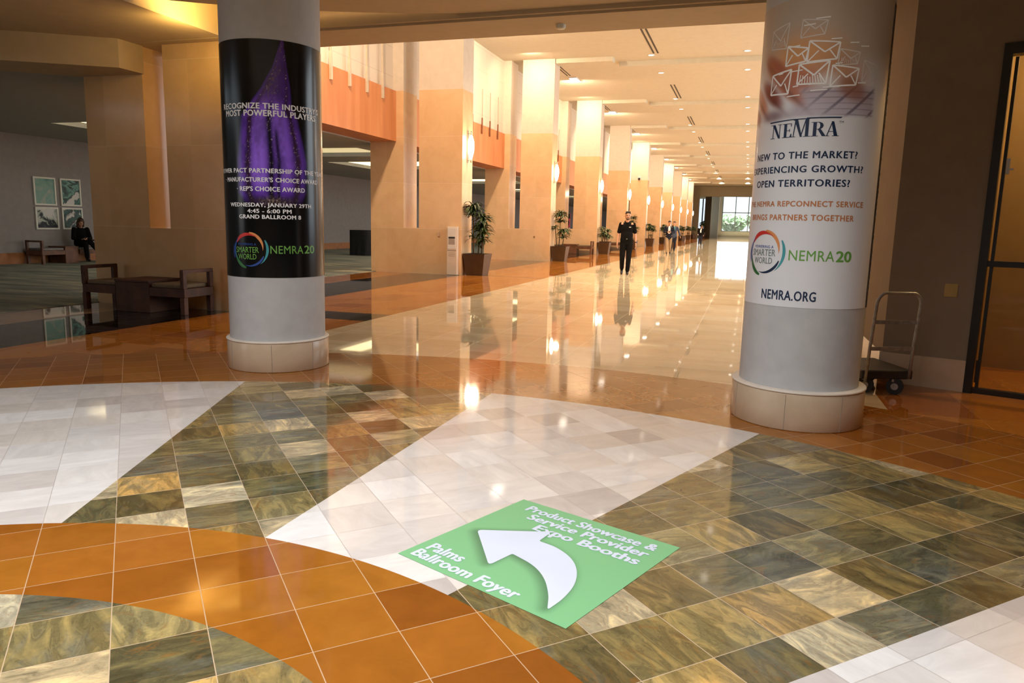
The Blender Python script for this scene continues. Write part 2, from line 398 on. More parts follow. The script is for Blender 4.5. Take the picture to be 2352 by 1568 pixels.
# trim the disc at the beam lines (so it stops at the opening and at the low side ceiling)
bm = bmesh.new(); bm.from_mesh(lobby_disc.data)
for co, no in (((0, 9.0, 0), (0, 1, 0)), ((-13.0, 0, 0), (-1, 0, 0))):
    bmesh.ops.bisect_plane(bm, geom=bm.verts[:]+bm.edges[:]+bm.faces[:], plane_co=co, plane_no=no, clear_outer=True)
bm.to_mesh(lobby_disc.data); bm.free()
up = MB(); up.box(-14, 9.5, -9, 9.0, 4.75, 4.85); struct('ceiling', up, M['lobby_ceil'])
sp = MB(); sp.box(-7.2, 9.5, 4.0, 9.0, 4.34, 4.40); struct('ceiling', sp, M['ceil'])
low = MB(); low.hexa([(-8.8, 9.0), (-7.2, 9.0), (-7.2, 2.0), (-13.5, 2.0), (-13.5, 6.2), (-10.1, 8.0), (-8.8, 8.77)], Zc, 4.35)
struct('ceiling', low, M['lobby_ceil'])
hd = MB(); hd.hexa([(-8.8, 9.23), (-8.8, 8.77), (-10.1, 8.0), (-13.5, 6.0), (-13.7, 6.4), (-9.98, 9.23)], 3.5, Zc)
struct('wall_left', hd, M['lobby_ceil'])
bmn = MB(); bmn.box(-12, 4.2, 9.06, 9.86, Zc, 7.9); bmn.box(-12, 4.2, 9.0, 9.06, Zc+.03, 4.4)
struct('wall_front', bmn, [M['lobby_ceil']])
# enclosing shell behind the camera and to the side
bk = MB(); bk.box(-20, 10, -8.3, -8, 0, 4.9); struct('wall_back', bk, M['taupe'])
area('cove_lamp', (-6.65, 7.95, 4.12), (-.45, .25, .45), .5, 1.6, 38, (1.0, .64, .18))
area('cove_lamp', (-3.2, 8.93, 4.10), (0, .2, -.05), 5.0, .03, 1.2, (1.0, .62, .28))

# angled lobby wall by the door
WA, WB = Vector((1.30, 7.63)), Vector((1.985, 7.386)); WD = (WB-WA).normalized(); WN = Vector((WD.y, -WD.x))
def wpt(t, off=0.0): p = WA + WD*t + WN*off; return (p.x, p.y)
def wbox(mb, t0, t1, o0, o1, z0, z1, mi=0):
    return mb.hexa([wpt(t0, o0), wpt(t1, o0), wpt(t1, o1), wpt(t0, o1)], z0, z1, mi)
wl = MB(); wbox(wl, 0, .715, -.25, 0, 0, Zc+.4); wbox(wl, .715, 2.45, -.25, 0, 2.99, Zc+.4); wbox(wl, 2.45, 6.0, -.25, 0, 0, Zc+.4)
struct('wall_right', wl, M['taupe'])
jb = MB(); jb.hexa([(1.302, 7.63), (1.62, 7.52), (1.62, 9.0), (1.302, 9.0)], 0, Zc); struct('wall_right', jb, plain('dimmed_jamb_brown', (.20, .125, .062), .7, var=.03))  # jamb colour darkened so that the face reads dim
bb = MB(); wbox(bb, -.012, .69, 0, .022, 0, .285); bb.hexa([(1.28, 7.64), (1.302, 7.62), (1.302, 9.0), (1.28, 9.0)], 0, .285)
struct('baseboard_right', bb, M['base_stone'])
sd = MB(); sd.box(9.3, 9.5, -8, 9, 0, 4.9); struct('wall_right', sd, M['taupe'])
ls = MB(); ls.box(-20, -19.9, -8, 6, 0, 4.0); struct('wall_left', ls, M['greywall'])

# door: black frame, two glass panes, latch; a small panelled vestibule behind it
dr = MB()
wbox(dr, .69, .755, -.10, .03, 0, 2.99); wbox(dr, 2.38, 2.45, -.10, .03, 0, 2.99); wbox(dr, .755, 2.38, -.10, .03, 2.90, 2.99)
door = tag(dr.build('door_1', M['black_metal']), kind='structure')
m_ = MB(); wbox(m_, .775, .80, -.07, -.01, .02, 2.88); m_.build('door_frame', M['black_metal'], door)
m_ = MB(); wbox(m_, .755, 2.38, -.08, .0, 1.13, 1.18); wbox(m_, .755, 2.38, -.08, .0, 0.0, .045); m_.build('door_rail', M['black_metal'], door)
m_ = MB(); wbox(m_, .80, 2.38, -.045, -.035, .045, 1.13); wbox(m_, .80, 2.38, -.045, -.035, 1.18, 2.90); m_.build('door_glass', M['door_glass'], door)
m_ = MB(); wbox(m_, .805, .83, -.035, .0, 1.92, 2.05); wbox(m_, .83, .86, -.01, .02, 1.95, 1.965); m_.build('door_latch', M['chrome'], door)
m_ = MB(); wbox(m_, .765, .80, -.01, .012, .10, .30); m_.build('door_hinge', M['black_metal'], door)
M['vest'] = plain('vestibule_paint', (.30, .20, .085), .7, var=.03)
vb = MB(); wbox(vb, .3, 5.2, -1.75, -1.65, 0, 3.6); wbox(vb, .3, .4, -1.65, -.26, 0, 3.6); wbox(vb, 5.1, 5.2, -1.65, -.26, 0, 3.6); wbox(vb, .3, 5.2, -1.65, -.26, 3.5, 3.6)
struct('wall_right', vb, M['vest'])
vd = MB(); wbox(vd, 1.25, 2.35, -1.64, -1.60, 0, 2.15); d2 = tag(vd.build('door_2', M['midwood']), kind='structure')
m_ = MB(); wbox(m_, 1.36, 2.24, -1.60, -1.585, .25, 1.0); wbox(m_, 1.36, 2.24, -1.60, -1.585, 1.15, 2.0); m_.build('door_panel', M['midwood'], d2)
point('vestibule_lamp', (*wpt(1.9, -.95), 3.2), 170, (1.0, .68, .30), .1)
sw = MB(); wbox(sw, .455, .56, 0, .008, .845, .965); pl = tag(bevel(sw.build('wall_plate', plain('yellowed_plastic', (.42, .29, .09), .45))), 'yellowish square blank plate on the taupe wall beside the black door', 'wall plate')

# ------------------------------------------------------------------ corridor shell
ZC = 7.60
c1 = MB(); c1.box(-10.2, 6.5, 9.86, END_Y, ZC, 7.85); struct('ceiling', c1, M['ceil'])
for k in range(1, NB):
    b_ = MB(); b_.box(-7.36, -5.2, PIER_Y[k]+.05, PIER_Y[k]+.55, ZC-.16, ZC); struct('ceiling', b_, M['ceil'])
    b_ = MB(); b_.box(1.3, 3.44, PIER_Y[k]+.05, PIER_Y[k]+.55, ZC-.16, ZC); struct('ceiling', b_, M['ceil'])
    b_ = MB(); b_.box(-5.1, 1.2, PIER_Y[k]+.95, PIER_Y[k]+1.45, ZC-.18, ZC); struct('ceiling', b_, M['ceil'])
# far end wall with wide opening, lobby beyond
ew = MB(); ew.box(-10.3, -7.05, END_Y, END_Y+.5, 0, 7.9); ew.box(3.2, 6.6, END_Y, END_Y+.5, 0, 7.9); ew.box(-7.05, 3.2, END_Y, END_Y+.5, 6.05, 7.9)
struct('wall_far', ew, M['olive'])
M['pale'] = plain('pale_yellow_plaster', (.74, .70, .55), .7, var=.02)
el = MB(); el.box(-10.2, -10.0, END_Y+.5, 150, 0, 9.5); el.box(6, 6.2, END_Y+.5, 150, 0, 9.5); struct('wall_far', el, M['greywall'])
ec = MB(); ec.box(-10.2, 6.2, END_Y+.5, 128, 6.9, 7.1); ec.box(-10.2, 6.2, 128, 150, 10.2, 10.4); ec.box(-10.2, 6.2, 127.8, 128, 6.9, 10.4); struct('ceiling', ec, M['ceil'])
p1 = MB(); p1.box(-7.1, -6.1, 128, 129.0, 0, 6.9); struct('wall_far', p1, M['olive'])
p2 = MB(); p2.box(-6.35, -5.2, 138, 139.2, 0, 10.2); struct('wall_far', p2, M['pale'])
ww = MB(); ww.box(-10.2, -5.0, 150, 150.3, 0, 10.3); ww.box(4.6, 6.2, 150, 150.3, 0, 10.3); ww.box(-5.0, 4.6, 150, 150.3, 0, 1.0); ww.box(-5.0, 4.6, 150, 150.3, 9.6, 10.3); struct('wall_far', ww, M['pale'])
wf = MB()
for x in (-4.95, -2.55, -.15, 2.2, 4.55): wf.box(x-.08, x+.08, 149.95, 150.1, 1.0, 9.6)
for z in (1.05, 4.6, 8.1, 9.55): wf.box(-5.0, 4.6, 149.95, 150.1, z-.08, z+.08)
win = tag(wf.build('window_1', plain('grey_mullion', (.40, .46, .45), .4)), kind='structure')
m_ = MB(); m_.box(-5.0, 4.6, 150.0, 150.03, 1.0, 9.6); m_.build('window_glass', M['glass'], win)
sw_ = MB(); sw_.box(-8.9, -7.35, 134.9, 135.0, .3, 6.6); w2 = tag(sw_.build('window_2', emit('bright_side_glazing', (.80, .92, 1.0), 1.0)), kind='structure')
m_ = MB(); m_.box(-7.95, -7.75, 134.8, 134.9, 0, 6.6); m_.build('window_mullion', M['black_metal'], w2)

# glazed right side of the corridor
rw = MB()
for k in range(0, NB):
    ya, yb = PIER_Y[k]+.75, (PIER_Y[k+1] if k+1 < NB else END_Y)
    rw.box(6.3, 6.45, ya, yb, 6.8, 7.9); rw.box(6.3, 6.45, ya, yb, 0, .5)
struct('wall_right', rw, M['plaster'])
for k in range(0, NB):
    ya, yb = PIER_Y[k]+.75, (PIER_Y[k+1] if k+1 < NB else END_Y)
    g_ = MB()
    for j in range(5): yy = ya + (yb-ya)*j/4; g_.box(6.33, 6.43, yy-.05, yy+.05, .5, 6.8)
    for z in (.55, 2.6, 4.7, 6.75): g_.box(6.33, 6.43, ya, yb, z-.05, z+.05)
    wk = tag(g_.build('window_%d' % (k+3), M['black_metal']), kind='structure')
    m_ = MB(); m_.box(6.37, 6.39, ya, yb, .5, 6.8); m_.build('window_glass', M['glass'], wk)

# ------------------------------------------------------------------ stone piers of the left side: pillar, narrow slot, fin, low wall
def pier(k, x0, x1, xs, xf, yk, ztop, zs, label, mirror=False, simple=False):
    def X(a, b): return (a, b) if not mirror else (-3.90-b, -3.90-a)
    d = .76; da = 1.35 if k == 0 else .85
    t = thing('stone_pier', label, 'pier', ((X(x0, xf)[0]+X(x0, xf)[1])/2, yk, 0), 0, 'stone piers along the corridor')
    ox, oy = t.location.x, t.location.y
    def part(name, mats, boxes):
        m = MB()
        for (a, b, y0, y1, z0, z1) in boxes:
            a, b = X(a, b); m.box(a, b, y0, y1, z0, z1)
        o = m.build(name, mats, t); o.matrix_parent_inverse = Matrix.Translation((-ox, -oy, 0)); return o
    part('low_wall', M['stone'], [(x0, xf, yk, yk+d, 0, zs)])
    part('pillar', M['stone'], [(x0, x1, yk, yk+da, zs, min(4.88, ztop))])
    part('fin', M['stone'], [(xs, xf, yk, yk+d, zs, min(4.88, ztop))])
    if ztop > 5:
        part('plaster_top', M['plaster'], [(x0, x1, yk, yk+da, 4.88, ztop), (xs, xf, yk, yk+d, 4.88, ztop)])
    return t
for k, yk in enumerate(PIER_Y):
    if k == 0: pier(0, -9.97, -8.84, -8.45, -7.37, yk, Zc, 1.215, 'brown stone pier with a tall pale slot behind the near benches')
    else: pier(k, -10.1, -9.09, -8.63, -7.37, yk, 7.60, 1.24, 'slotted stone pier, %s along the corridor past the black banner' % ORD[k-1])
for k, yk in enumerate(PIER_Y):
    if k >= 1: pier(k, -10.1, -9.09, -8.63, -7.37, yk, 7.60, 1.24, 'stone pier between the tall corridor windows, %s from the near end' % ORD[k-1], mirror=True)

# orange veneer headers with the panelled wall above, one per bay
for k in range(0, NB):
    ya = PIER_Y[k] + (1.35 if k == 0 else .85); yb = PIER_Y[k+1] if k+1 < NB else END_Y
    if k == 0: ya = 9.86
    h_ = MB(); h_.box(-10.1, -9.31, ya, yb, 3.56, 4.88, 0)
    struct('trim_%d' % (k+1), h_, M['header'])
    w_ = MB(); w_.box(-10.1, -9.40, ya, yb, 4.88, 7.60); struct('wall_left', w_, M['panel'])
    # the gap of the slot above the header line is closed further back by the lounge wall
rod = None
for k in range(0, 5):
    ya = PIER_Y[k] + .9; yb = PIER_Y[k+1]
    ys = [15.27, 16.10, 16.94, 17.77] if k == 0 else [24.33-27.97, 25.29-27.97, 26.13-27.97, 27.02-27.97, -4.55]
    if k: ys = [yb + q for q in ys]
    for j, yy in enumerate(ys):
        z0, z1 = 4.56, (6.6 if k == 0 else 6.1)
        lab = ['slim pale rods hanging over the orange header nearest the purple and black column', 'slim dark-tipped rod over the orange header behind the first pier',
               'slim rod over the orange header behind the second pier', 'slim rod over the orange header behind the third pier', 'slim rod over the orange header behind the fourth pier'][k]
        lab = lab.replace('rods hanging', 'rod hanging')
        if rod is None:
            rod = thing('hanging_rod', lab, 'rod', (-9.278, yy, z0), 0, 'rods over the first header')
            w = MB(); w.box(-.028, .028, -.035, .035, 0, .62); w.build('rod_tip', plain('pale_rod_tip', (.62, .54, .42), .5), rod)
            w = MB(); w.box(-.015, .015, -.022, .022, .62, z1-z0); w.build('rod_stem', plain('pale_rod', (.62, .52, .38), .5), rod)
        elif k == 0: dup(rod, (-9.278, yy, z0), 0, lab, 'rods over the first header')
        else:
            if j == 0 and k == 1:
                rodd = thing('hanging_rod', lab, 'rod', (-9.278, yy, z0), 0, 'rods over the second header')
                w = MB(); w.box(-.02, .02, -.026, .026, 0, .55); w.build('rod_tip', plain('dark_rod_tip', (.20, .07, .025), .5), rodd)
                w = MB(); w.box(-.008, .008, -.010, .010, .55, z1-z0); w.build('rod_stem', plain('thin_rod', (.42, .30, .20), .5), rodd)
            else: dup(rodd, (-9.278, yy, z0), 0, lab, 'rods over the %s header' % ORD[k])

# ------------------------------------------------------------------ lounge behind the piers
lw = MB(); lw.box(-19.4, -19.2, 6, END_Y, 0, 4.0); struct('wall_left', lw, M['greywall'])
lb = MB(); lb.box(-19.2, -19.17, 6, END_Y, .009, .31); struct('baseboard_left', lb, M['orange_base'])
trays = [(-16.0, -11.6, 13.8, 17.4, 'glow_cove'), (-14.6, -11.2, 19.8, 22.4, 'glow_cove_dim'), (-15.1, -11.2, 24.5, 27.9, 'glow_cove'),
         (-15.5, -11.2, 34.2, 37.9, 'glow_cove'), (-15.5, -11.2, 43.6, 47.2, 'glow_cove'), (-15.5, -11.2, 53.0, 56.6, 'glow_cove')]
lc = MB(); ys = [-8.0]
for tr in trays: ys += [tr[2], tr[3]]
ys.append(END_Y)
for i in range(len(ys)-1):
    if i % 2 == 0: lc.box(-19.3, -10.1, ys[i], ys[i+1], 3.53, 3.66) if i > 0 else (lc.box(-19.3, -14.0, -8, ys[1], 3.53, 3.66), lc.box(-14.0, -10.1, 6.6, ys[1], 3.53, 3.66))
    else:
        tr = trays[i//2]; lc.box(-19.3, tr[0], ys[i], ys[i+1], 3.53, 3.66); lc.box(tr[1], -10.1, ys[i], ys[i+1], 3.53, 3.66)
struct('ceiling', lc, M['lounge_ceil'])
for i, tr in enumerate(trays):
    x0, x1, y0, y1, gm = tr
    t = thing('ceiling_cove', 'lit rectangular light cove recessed in the lounge ceiling, %s from the near end' % ORD[i], 'light cove', ((x0+x1)/2, (y0+y1)/2, 3.6), 0, 'lounge light coves')
    inv = Matrix.Translation((-(x0+x1)/2, -(y0+y1)/2, -3.6))
    m_ = MB(); m_.box(x0-.1, x1+.1, y0-.1, y1+.1, 4.0, 4.05); o = m_.build('cove_top', M['lounge_ceil'], t); o.matrix_parent_inverse = inv
    m_ = MB(); m_.box(x0-.04, x0, y0, y1, 3.66, 4.0); m_.box(x1, x1+.04, y0, y1, 3.66, 4.0); m_.box(x0, x1, y0-.04, y0, 3.66, 4.0); m_.box(x0, x1, y1, y1+.04, 3.66, 4.0)
    o = m_.build('cove_light', M[gm], t); o.matrix_parent_inverse = inv
    area('lounge_lamp', ((x0+x1)/2, (y0+y1)/2, 3.9), (0, 0, -1), 2.5, 2.0, 22 if gm == 'glow_cove' else 10, (1.0, .88, .70))
area('lounge_fill_lamp', (-15.5, -4, 2.2), (.1, 1, -.05), 5, 2.6, 60, (.95, .95, .95))  # added neutral fill for the lounge, no window stands here

# ------------------------------------------------------------------ columns
def column(c, label, rs):
    t = thing('column', label, 'column', (c[0], c[1], 0), 0, 'round lobby columns'); t['kind'] = 'thing'
    m = MB(); m.lathe(0, 0, [(rs, .28), (rs, Zc+.07)], 96); m.build('shaft', M['col'], t)
    m = MB(); m.lathe(0, 0, [(0, .001), (.468, .001), (.472, .006), (.472, .262), (.468, .268), (.30, .268)], 96); m.build('base', M['base_stone'], t)
    m = MB(); m.lathe(0, 0, [(.40, .268), (.474, .268), (.478, .274), (.478, .280), (.470, .287), (.40, .287)], 96); m.build('base_cap', M['cap'], t)
    for a in (-62, -8, 40):
        ph = math.atan2(-c[1], -c[0]) + math.radians(a); m = MB()
        p = Vector((.4722*math.cos(ph), .4722*math.sin(ph), 0)); m.obox(p + Vector((0, 0, .005)), p + Vector((0, 0, .26)), .003, .003)
        m.build('base_joint', M['joint'], t)
    return t
CL, CR = (-4.29, 6.03), (.435, 5.845); RS = .4345; RSC = {CL: .4450, CR: .4250}
colL = column(CL, 'grey round column wrapped with the black banner', .4425); colR = column(CR, 'grey round column wrapped with the white banner beside the cart', .4225)

# lettering -> flat meshes in the plane, then bent round the column
_fc = {}
def glyphs(txt, bold=0.0, space=1.0):
    key = (txt, bold, space)
    if key in _fc: return _fc[key]
    cu = bpy.data.curves.new('lettering', 'FONT'); cu.body = txt; cu.size = 1.0; cu.offset = bold; cu.space_character = space; cu.resolution_u = 3
    ob = bpy.data.objects.new('lettering', cu); COL.objects.link(ob)
    dg = bpy.context.evaluated_depsgraph_get(); me = bpy.data.meshes.new_from_object(ob.evaluated_get(dg))
    V = np.array([v.co[:2] for v in me.vertices]) if len(me.vertices) else np.zeros((0, 2)); F = [tuple(p.vertices) for p in me.polygons]
    bpy.data.objects.remove(ob); bpy.data.curves.remove(cu); bpy.data.meshes.remove(me)
    _fc[key] = (V, F); return V, F
def fit_text(txt, u0, u1, v0, v1, bold=.0, space=1.0, ref=None):
    """letters scaled so that they span u0..u1 and the cap height spans v0..v1"""
    lay = None; V, F = glyphs(txt, 0.0, space); capV, _ = glyphs('H', 0.0)
    lo = V.min(0); hi = V.max(0); ch = capV[:, 1].max(); cb = capV[:, 1].min()
    if bold:                                             # heavier weight: overlapped strokes
        n = len(V); d = ((0, 0), (bold, 0), (-bold, 0), (0, bold*.55), (0, -bold*.55))
        V = np.concatenate([V + np.array(q) for q in d]); F = [tuple(i + k*n for i in f) for k in range(5) for f in F]
        lo = V.min(0); hi = V.max(0); lay = np.repeat(np.arange(5), n)
    out = np.zeros((len(V), 3)); out[:, 2] = 0 if lay is None else lay*6e-5
    out[:, 0] = u0 + (V[:, 0]-lo[0])/(hi[0]-lo[0])*(u1-u0); out[:, 1] = v0 + (V[:, 1]-cb)/(ch-cb)*(v1-v0)
    return out, F
def cut(V, F, step=2.5):
    """split faces wider than a few degrees so that they bend with the column"""
    if max(max(V[i][0] for i in f) - min(V[i][0] for i in f) for f in F) < 4: return V, F
    bm = bmesh.new(); vs = [bm.verts.new((p[0], p[1], p[2] if len(p) > 2 else 0)) for p in V]
    for f in F:
        try: bm.faces.new([vs[i] for i in f])
        except ValueError: pass
    lo = min(p[0] for p in V); hi = max(p[0] for p in V); u = lo + step
    while u < hi:
        bmesh.ops.bisect_plane(bm, geom=bm.verts[:]+bm.edges[:]+bm.faces[:], plane_co=(u, 0, 0), plane_no=(1, 0, 0)); u += step
    bm.verts.index_update(); V2 = [(v.co.x, v.co.y, v.co.z) for v in bm.verts]; F2 = [tuple(v.index for v in f.verts) for f in bm.faces]; bm.free()
    return V2, F2
def words(V, F, gap):
    """one piece per word: break the line where the gap between letters is wide"""
    iv = sorted(((min(V[i][0] for i in f), max(V[i][0] for i in f), k) for k, f in enumerate(F)))
    groups = [[]]; end = None
    for a, b, k in iv:
        if end is not None and a - end > gap: groups.append([])
        groups[-1].append(k); end = b if end is None else max(end, b)
    out = []
    for g in groups:
        ids = sorted({i for k in g for i in F[k]}); mp = {i: j for j, i in enumerate(ids)}
        out.append((V[ids], [tuple(mp[i] for i in F[k]) for k in g]))
    return out
class Wrap:
    def __init__(s, c): s.c = c; s.R = RSC[c]; s.ph = math.atan2(-c[1], -c[0])
    def p(s, deg, z, r): a = s.ph + math.radians(deg); return (r*math.cos(a), r*math.sin(a), z)
    def mesh(s, name, parts, mat, parent, dr=.0016):
        m = MB()
        for V, F in parts:
            V, F = cut(V, F)
            m.add([s.p(q[0], q[1], s.R + dr + (q[2] if len(q) > 2 else 0)) for q in V], F)
        me = bpy.data.meshes.new(name); me.from_pydata(m.v, [], m.f); me.materials.append(mat)
        o = bpy.data.objects.new(name, me); COL.objects.link(o); o.parent = parent; return o
    def text(s, name, lines, mat, parent, bold=.02, space=1.08, dr=.0016):
        for t, b in lines:
            for wd in words(*fit_text(t, *b, bold=bold, space=space), (b[3]-b[2])*57.3/s.R*.20): s.mesh(name, [wd], mat, parent, dr)
    def sheet(s, name, u0, u1, z0, z1, fn, mat, parent, nu=150, nv=300):
        U = np.linspace(u0, u1, nu); Z = np.linspace(z0, z1, nv); UU, ZZ = np.meshgrid(U, Z)
        vs = [s.p(u, z, s.R) for u, z in zip(UU.ravel(), ZZ.ravel())]
        fs = [(j*nu+i, j*nu+i+1, (j+1)*nu+i+1, (j+1)*nu+i) for j in range(nv-1) for i in range(nu-1)]
        me = bpy.data.meshes.new(name); me.from_pydata(vs, [], fs); me.materials.append(mat)
        me.polygons.foreach_set('use_smooth', [True]*len(fs))
        col = np.ones((nu*nv, 4), dtype=np.float32); col[:, :3] = fn(UU.ravel(), ZZ.ravel())
        at = me.color_attributes.new('Col', 'FLOAT_COLOR', 'POINT'); at.data.foreach_set('color', col.ravel())
        o = bpy.data.objects.new(name, me); COL.objects.link(o); o.parent = parent; return o
def vnoise(x, y, seed=0):
    xi = np.floor(x).astype(int); yi = np.floor(y).astype(int); fx = x-xi; fy = y-yi
    def h(a, b):
        v = np.sin(a*127.1 + b*311.7 + seed*74.7)*43758.5453; return v - np.floor(v)
    sx = fx*fx*(3-2*fx); sy = fy*fy*(3-2*fy)
    return (h(xi, yi)*(1-sx)+h(xi+1, yi)*sx)*(1-sy) + (h(xi, yi+1)*(1-sx)+h(xi+1, yi+1)*sx)*sy
def fbm(x, y, seed=0, o=4):
    r = np.zeros_like(x); a = .5
    for i in range(o): r += a*vnoise(x, y, seed+i); x = x*2.03; y = y*2.03; a *= .5
    return r/.94
def sstep(a, b, x): t = np.clip((x-a)/(b-a), 0, 1); return t*t*(3-2*t)
def lerp(a, b, t): return a + (b-a)*t[:, None]
def arr(*c): return np.array(c)[None, :]
def lin(r, g, b): return tuple(((c/255+.055)/1.055)**2.4 if c > 10 else c/255/12.92 for c in (r, g, b))

def award_print(u, z):
    """black sheet with a translucent violet faceted trophy"""
    col = np.tile(np.array(lin(14, 14, 15)), (len(u), 1))
    zs = np.array([1.50, 1.62, 1.90, 2.29, 2.37, 2.52, 2.70, 2.93]); lf = np.array([-34, -43, -44, -36, -27, -12, 1, 11.]); rt = np.array([30, 36, 39, 27, 21, 20.5, 17, 13.5])
    l = np.interp(z, zs, lf); r = np.interp(z, zs, rt); t = (u-l)/(r-l)
    n1 = fbm(u*.12, z*9, 3); n2 = fbm(u*.5, z*40, 9); n3 = fbm(u*1.1, z*80, 5)
    inside = sstep(-.02, .04, t)*(1-sstep(.97, 1.03, t))*sstep(1.50, 1.66, z)
    base = np.tile(np.array(lin(112, 66, 196)), (len(u), 1))
    bright = (np.exp(-((t-.33)/.13)**2) + np.exp(-((t-.68)/.13)**2)*.8)*(1-sstep(2.26, 2.50, z))*sstep(1.60, 1.75, z)
    base = lerp(base, arr(*lin(166, 118, 255)), np.clip(bright*.95, 0, 1))
    base = lerp(base, arr(*lin(52, 34, 100)), np.clip((n1-.45)*1.6, 0, .5))
    up = sstep(2.34, 2.52, z); base = lerp(base, arr(*lin(62, 40, 92)), up*.7)
    base = lerp(base, arr(*lin(110, 82, 90)), up*np.exp(-((t-.35)/.2)**2)*np.clip((n2-.4)*3, 0, 1)*.8)
    ridge = np.exp(-((t-.50)/.05)**2)*(1-sstep(2.34, 2.46, z)); base = lerp(base, arr(*lin(10, 8, 16)), ridge)
    ridge2 = np.exp(-((t-.60)/.03)**2)*(1-sstep(2.1, 2.25, z)); base = lerp(base, arr(*lin(12, 10, 16)), ridge2*.9)
    edge = np.exp(-((t-.17)/.05)**2) + np.exp(-((t-.87)/.05)**2)
    base = lerp(base, arr(*lin(52, 32, 40)), np.clip(edge*(.55+n2), 0, .92)*(1-up*.5))
    spark = np.clip((n3-.70)*9, 0, 1)*np.clip(edge + np.exp(-((t-.52)/.05)**2), 0, 1); base = lerp(base, arr(*lin(225, 205, 215)), spark*.85)
    rim = np.exp(-((t-.02)/.035)**2) + np.exp(-((t-.98)/.035)**2); base = lerp(base, arr(*lin(70, 46, 130)), np.clip(rim, 0, 1)*.7)
    col = lerp(col, base, inside) if False else col*(1-inside[:, None]) + base*inside[:, None]
    foot = np.exp(-((z-(1.585-.03*np.cos(np.radians(u)*2)))/.035)**2)*np.exp(-((u+2)/26)**4)
    fc = lerp(np.tile(np.array(lin(62, 48, 50)), (len(u), 1)), arr(*lin(190, 168, 150)), np.clip((n3-.45)*3, 0, 1)*np.exp(-((u)/14)**2))
    f = np.clip(foot*.85, 0, 1); col = col*(1-f[:, None]) + fc*f[:, None]
    return col
def office_print(u, z):
    """white sheet fading up into a soft picture of hands on a keyboard"""
    white = np.array([.80, .81, .84]); col = np.tile(white, (len(u), 1))
    col = lerp(col, arr(*lin(196, 182, 166)), sstep(2.35, 2.62, z))
    def blob(cu, cz, ru, rz, rot=0.0, p=2):
        x = (u-cu)/57.3*RS; y = z-cz; c, s_ = math.cos(rot), math.sin(rot); a = (x*c+y*s_)/ru; b = (-x*s_+y*c)/rz
        return np.exp(-(a*a+b*b)**(p/2))
    def put(col, c, f): return lerp(col, arr(*lin(*c)), np.clip(f, 0, 1))
    n = fbm(u*.06, z*5, 21)
    col = put(col, (226, 160, 92), blob(-18, 2.55, .26, .16, 0, 3)*.9)
    col = put(col, (196, 128, 72), blob(14, 2.42, .20, .13, -.3, 3)*.8)
    col = put(col, (186, 92, 48), blob(-22, 2.40, .25, .10, -.3, 3)*.85)
    col = put(col, (226, 220, 216), blob(4, 2.36, .10, .075, 0, 3)*.95)
    # keyboard
    k = sstep(2.14, 2.18, z)*(1-sstep(2.31, 2.37, z))*sstep(-34, -20, u-(z-2.2)*60)*(1-sstep(46, 52, u))
    col = put(col, (186, 176, 190), k*.8)
    q = (u+14-(z-2.2)*150)/21; colq = np.abs(q-np.round(q)); rowq = (z-2.13)/.037; rowd = np.abs(rowq-np.round(rowq))
    lines = np.maximum((1-sstep(.05, .12, rowd))*.75, (1-sstep(.06, .11, colq)))
    col = put(col, (112, 104, 122), lines*k*.85*sstep(-34, 20, u-(z-2.25)*-150)); 
    # fingers
    for cu, cz, ru, rz, rot, c in ((-46, 2.49, .16, .065, -.7, (176, 104, 78)), (-32, 2.36, .17, .052, -.75, (190, 122, 96)), (-50, 2.33, .15, .055, -.7, (150, 80, 66)), (-68, 2.30, .15, .06, -.75, (196, 134, 110)), (-78, 2.20, .10, .06, -.4, (140, 84, 78))):
        col = put(col, c, blob(cu, cz, ru, rz, rot, 5))
        col = put(col, (104, 52, 44), blob(cu+5, cz-rz*.95, ru*.9, .016, rot, 2)*.55)
    col = put(col, (150, 88, 52), blob(26, 2.33, .12, .07, -.5, 4)*.75)
    col = put(col, (120, 72, 84), blob(-46, 2.18, .12, .045, 0, 3)*.75)
    return lerp(col, arr(*white), (1-sstep(2.10, 2.17, z)))
def crescent(cu, cz, R, a0, a1, w, off=0.0, n=28, k=57.3/RS):
    """crescent stroke: tapers to both ends, heavier at the start"""
    V = []
    for i in range(n+1):
        t = i/n; a = math.radians(a0 + (a1-a0)*t); ww = w*(math.sin(PI*min(1, .08+t*.92))**.8)*(1.25-.6*t)
        for s_ in (-.5, .5):
            rr = R + off*t + s_*ww; V.append((cu + rr*math.cos(a)*k, cz + rr*math.sin(a)))
    return np.array(V), [(2*i, 2*i+1, 2*i+3, 2*i+2) for i in range(n)]
def quad(*p): return np.array(p), [tuple(range(len(p)))]
def stroke(u0, z0, u1, z1, w=.006, k=57.3/RS):
    x0, x1 = u0/k, u1/k; d = Vector((x1-x0, z1-z0)); d.normalize(); nx, nz = -d.y*w/2, d.x*w/2
    return np.array([((x0+nx)*k, z0+nz), ((x0-nx)*k, z0-nz), ((x1-nx)*k, z1-nz), ((x1+nx)*k, z1+nz)]), [(0, 1, 2, 3)]
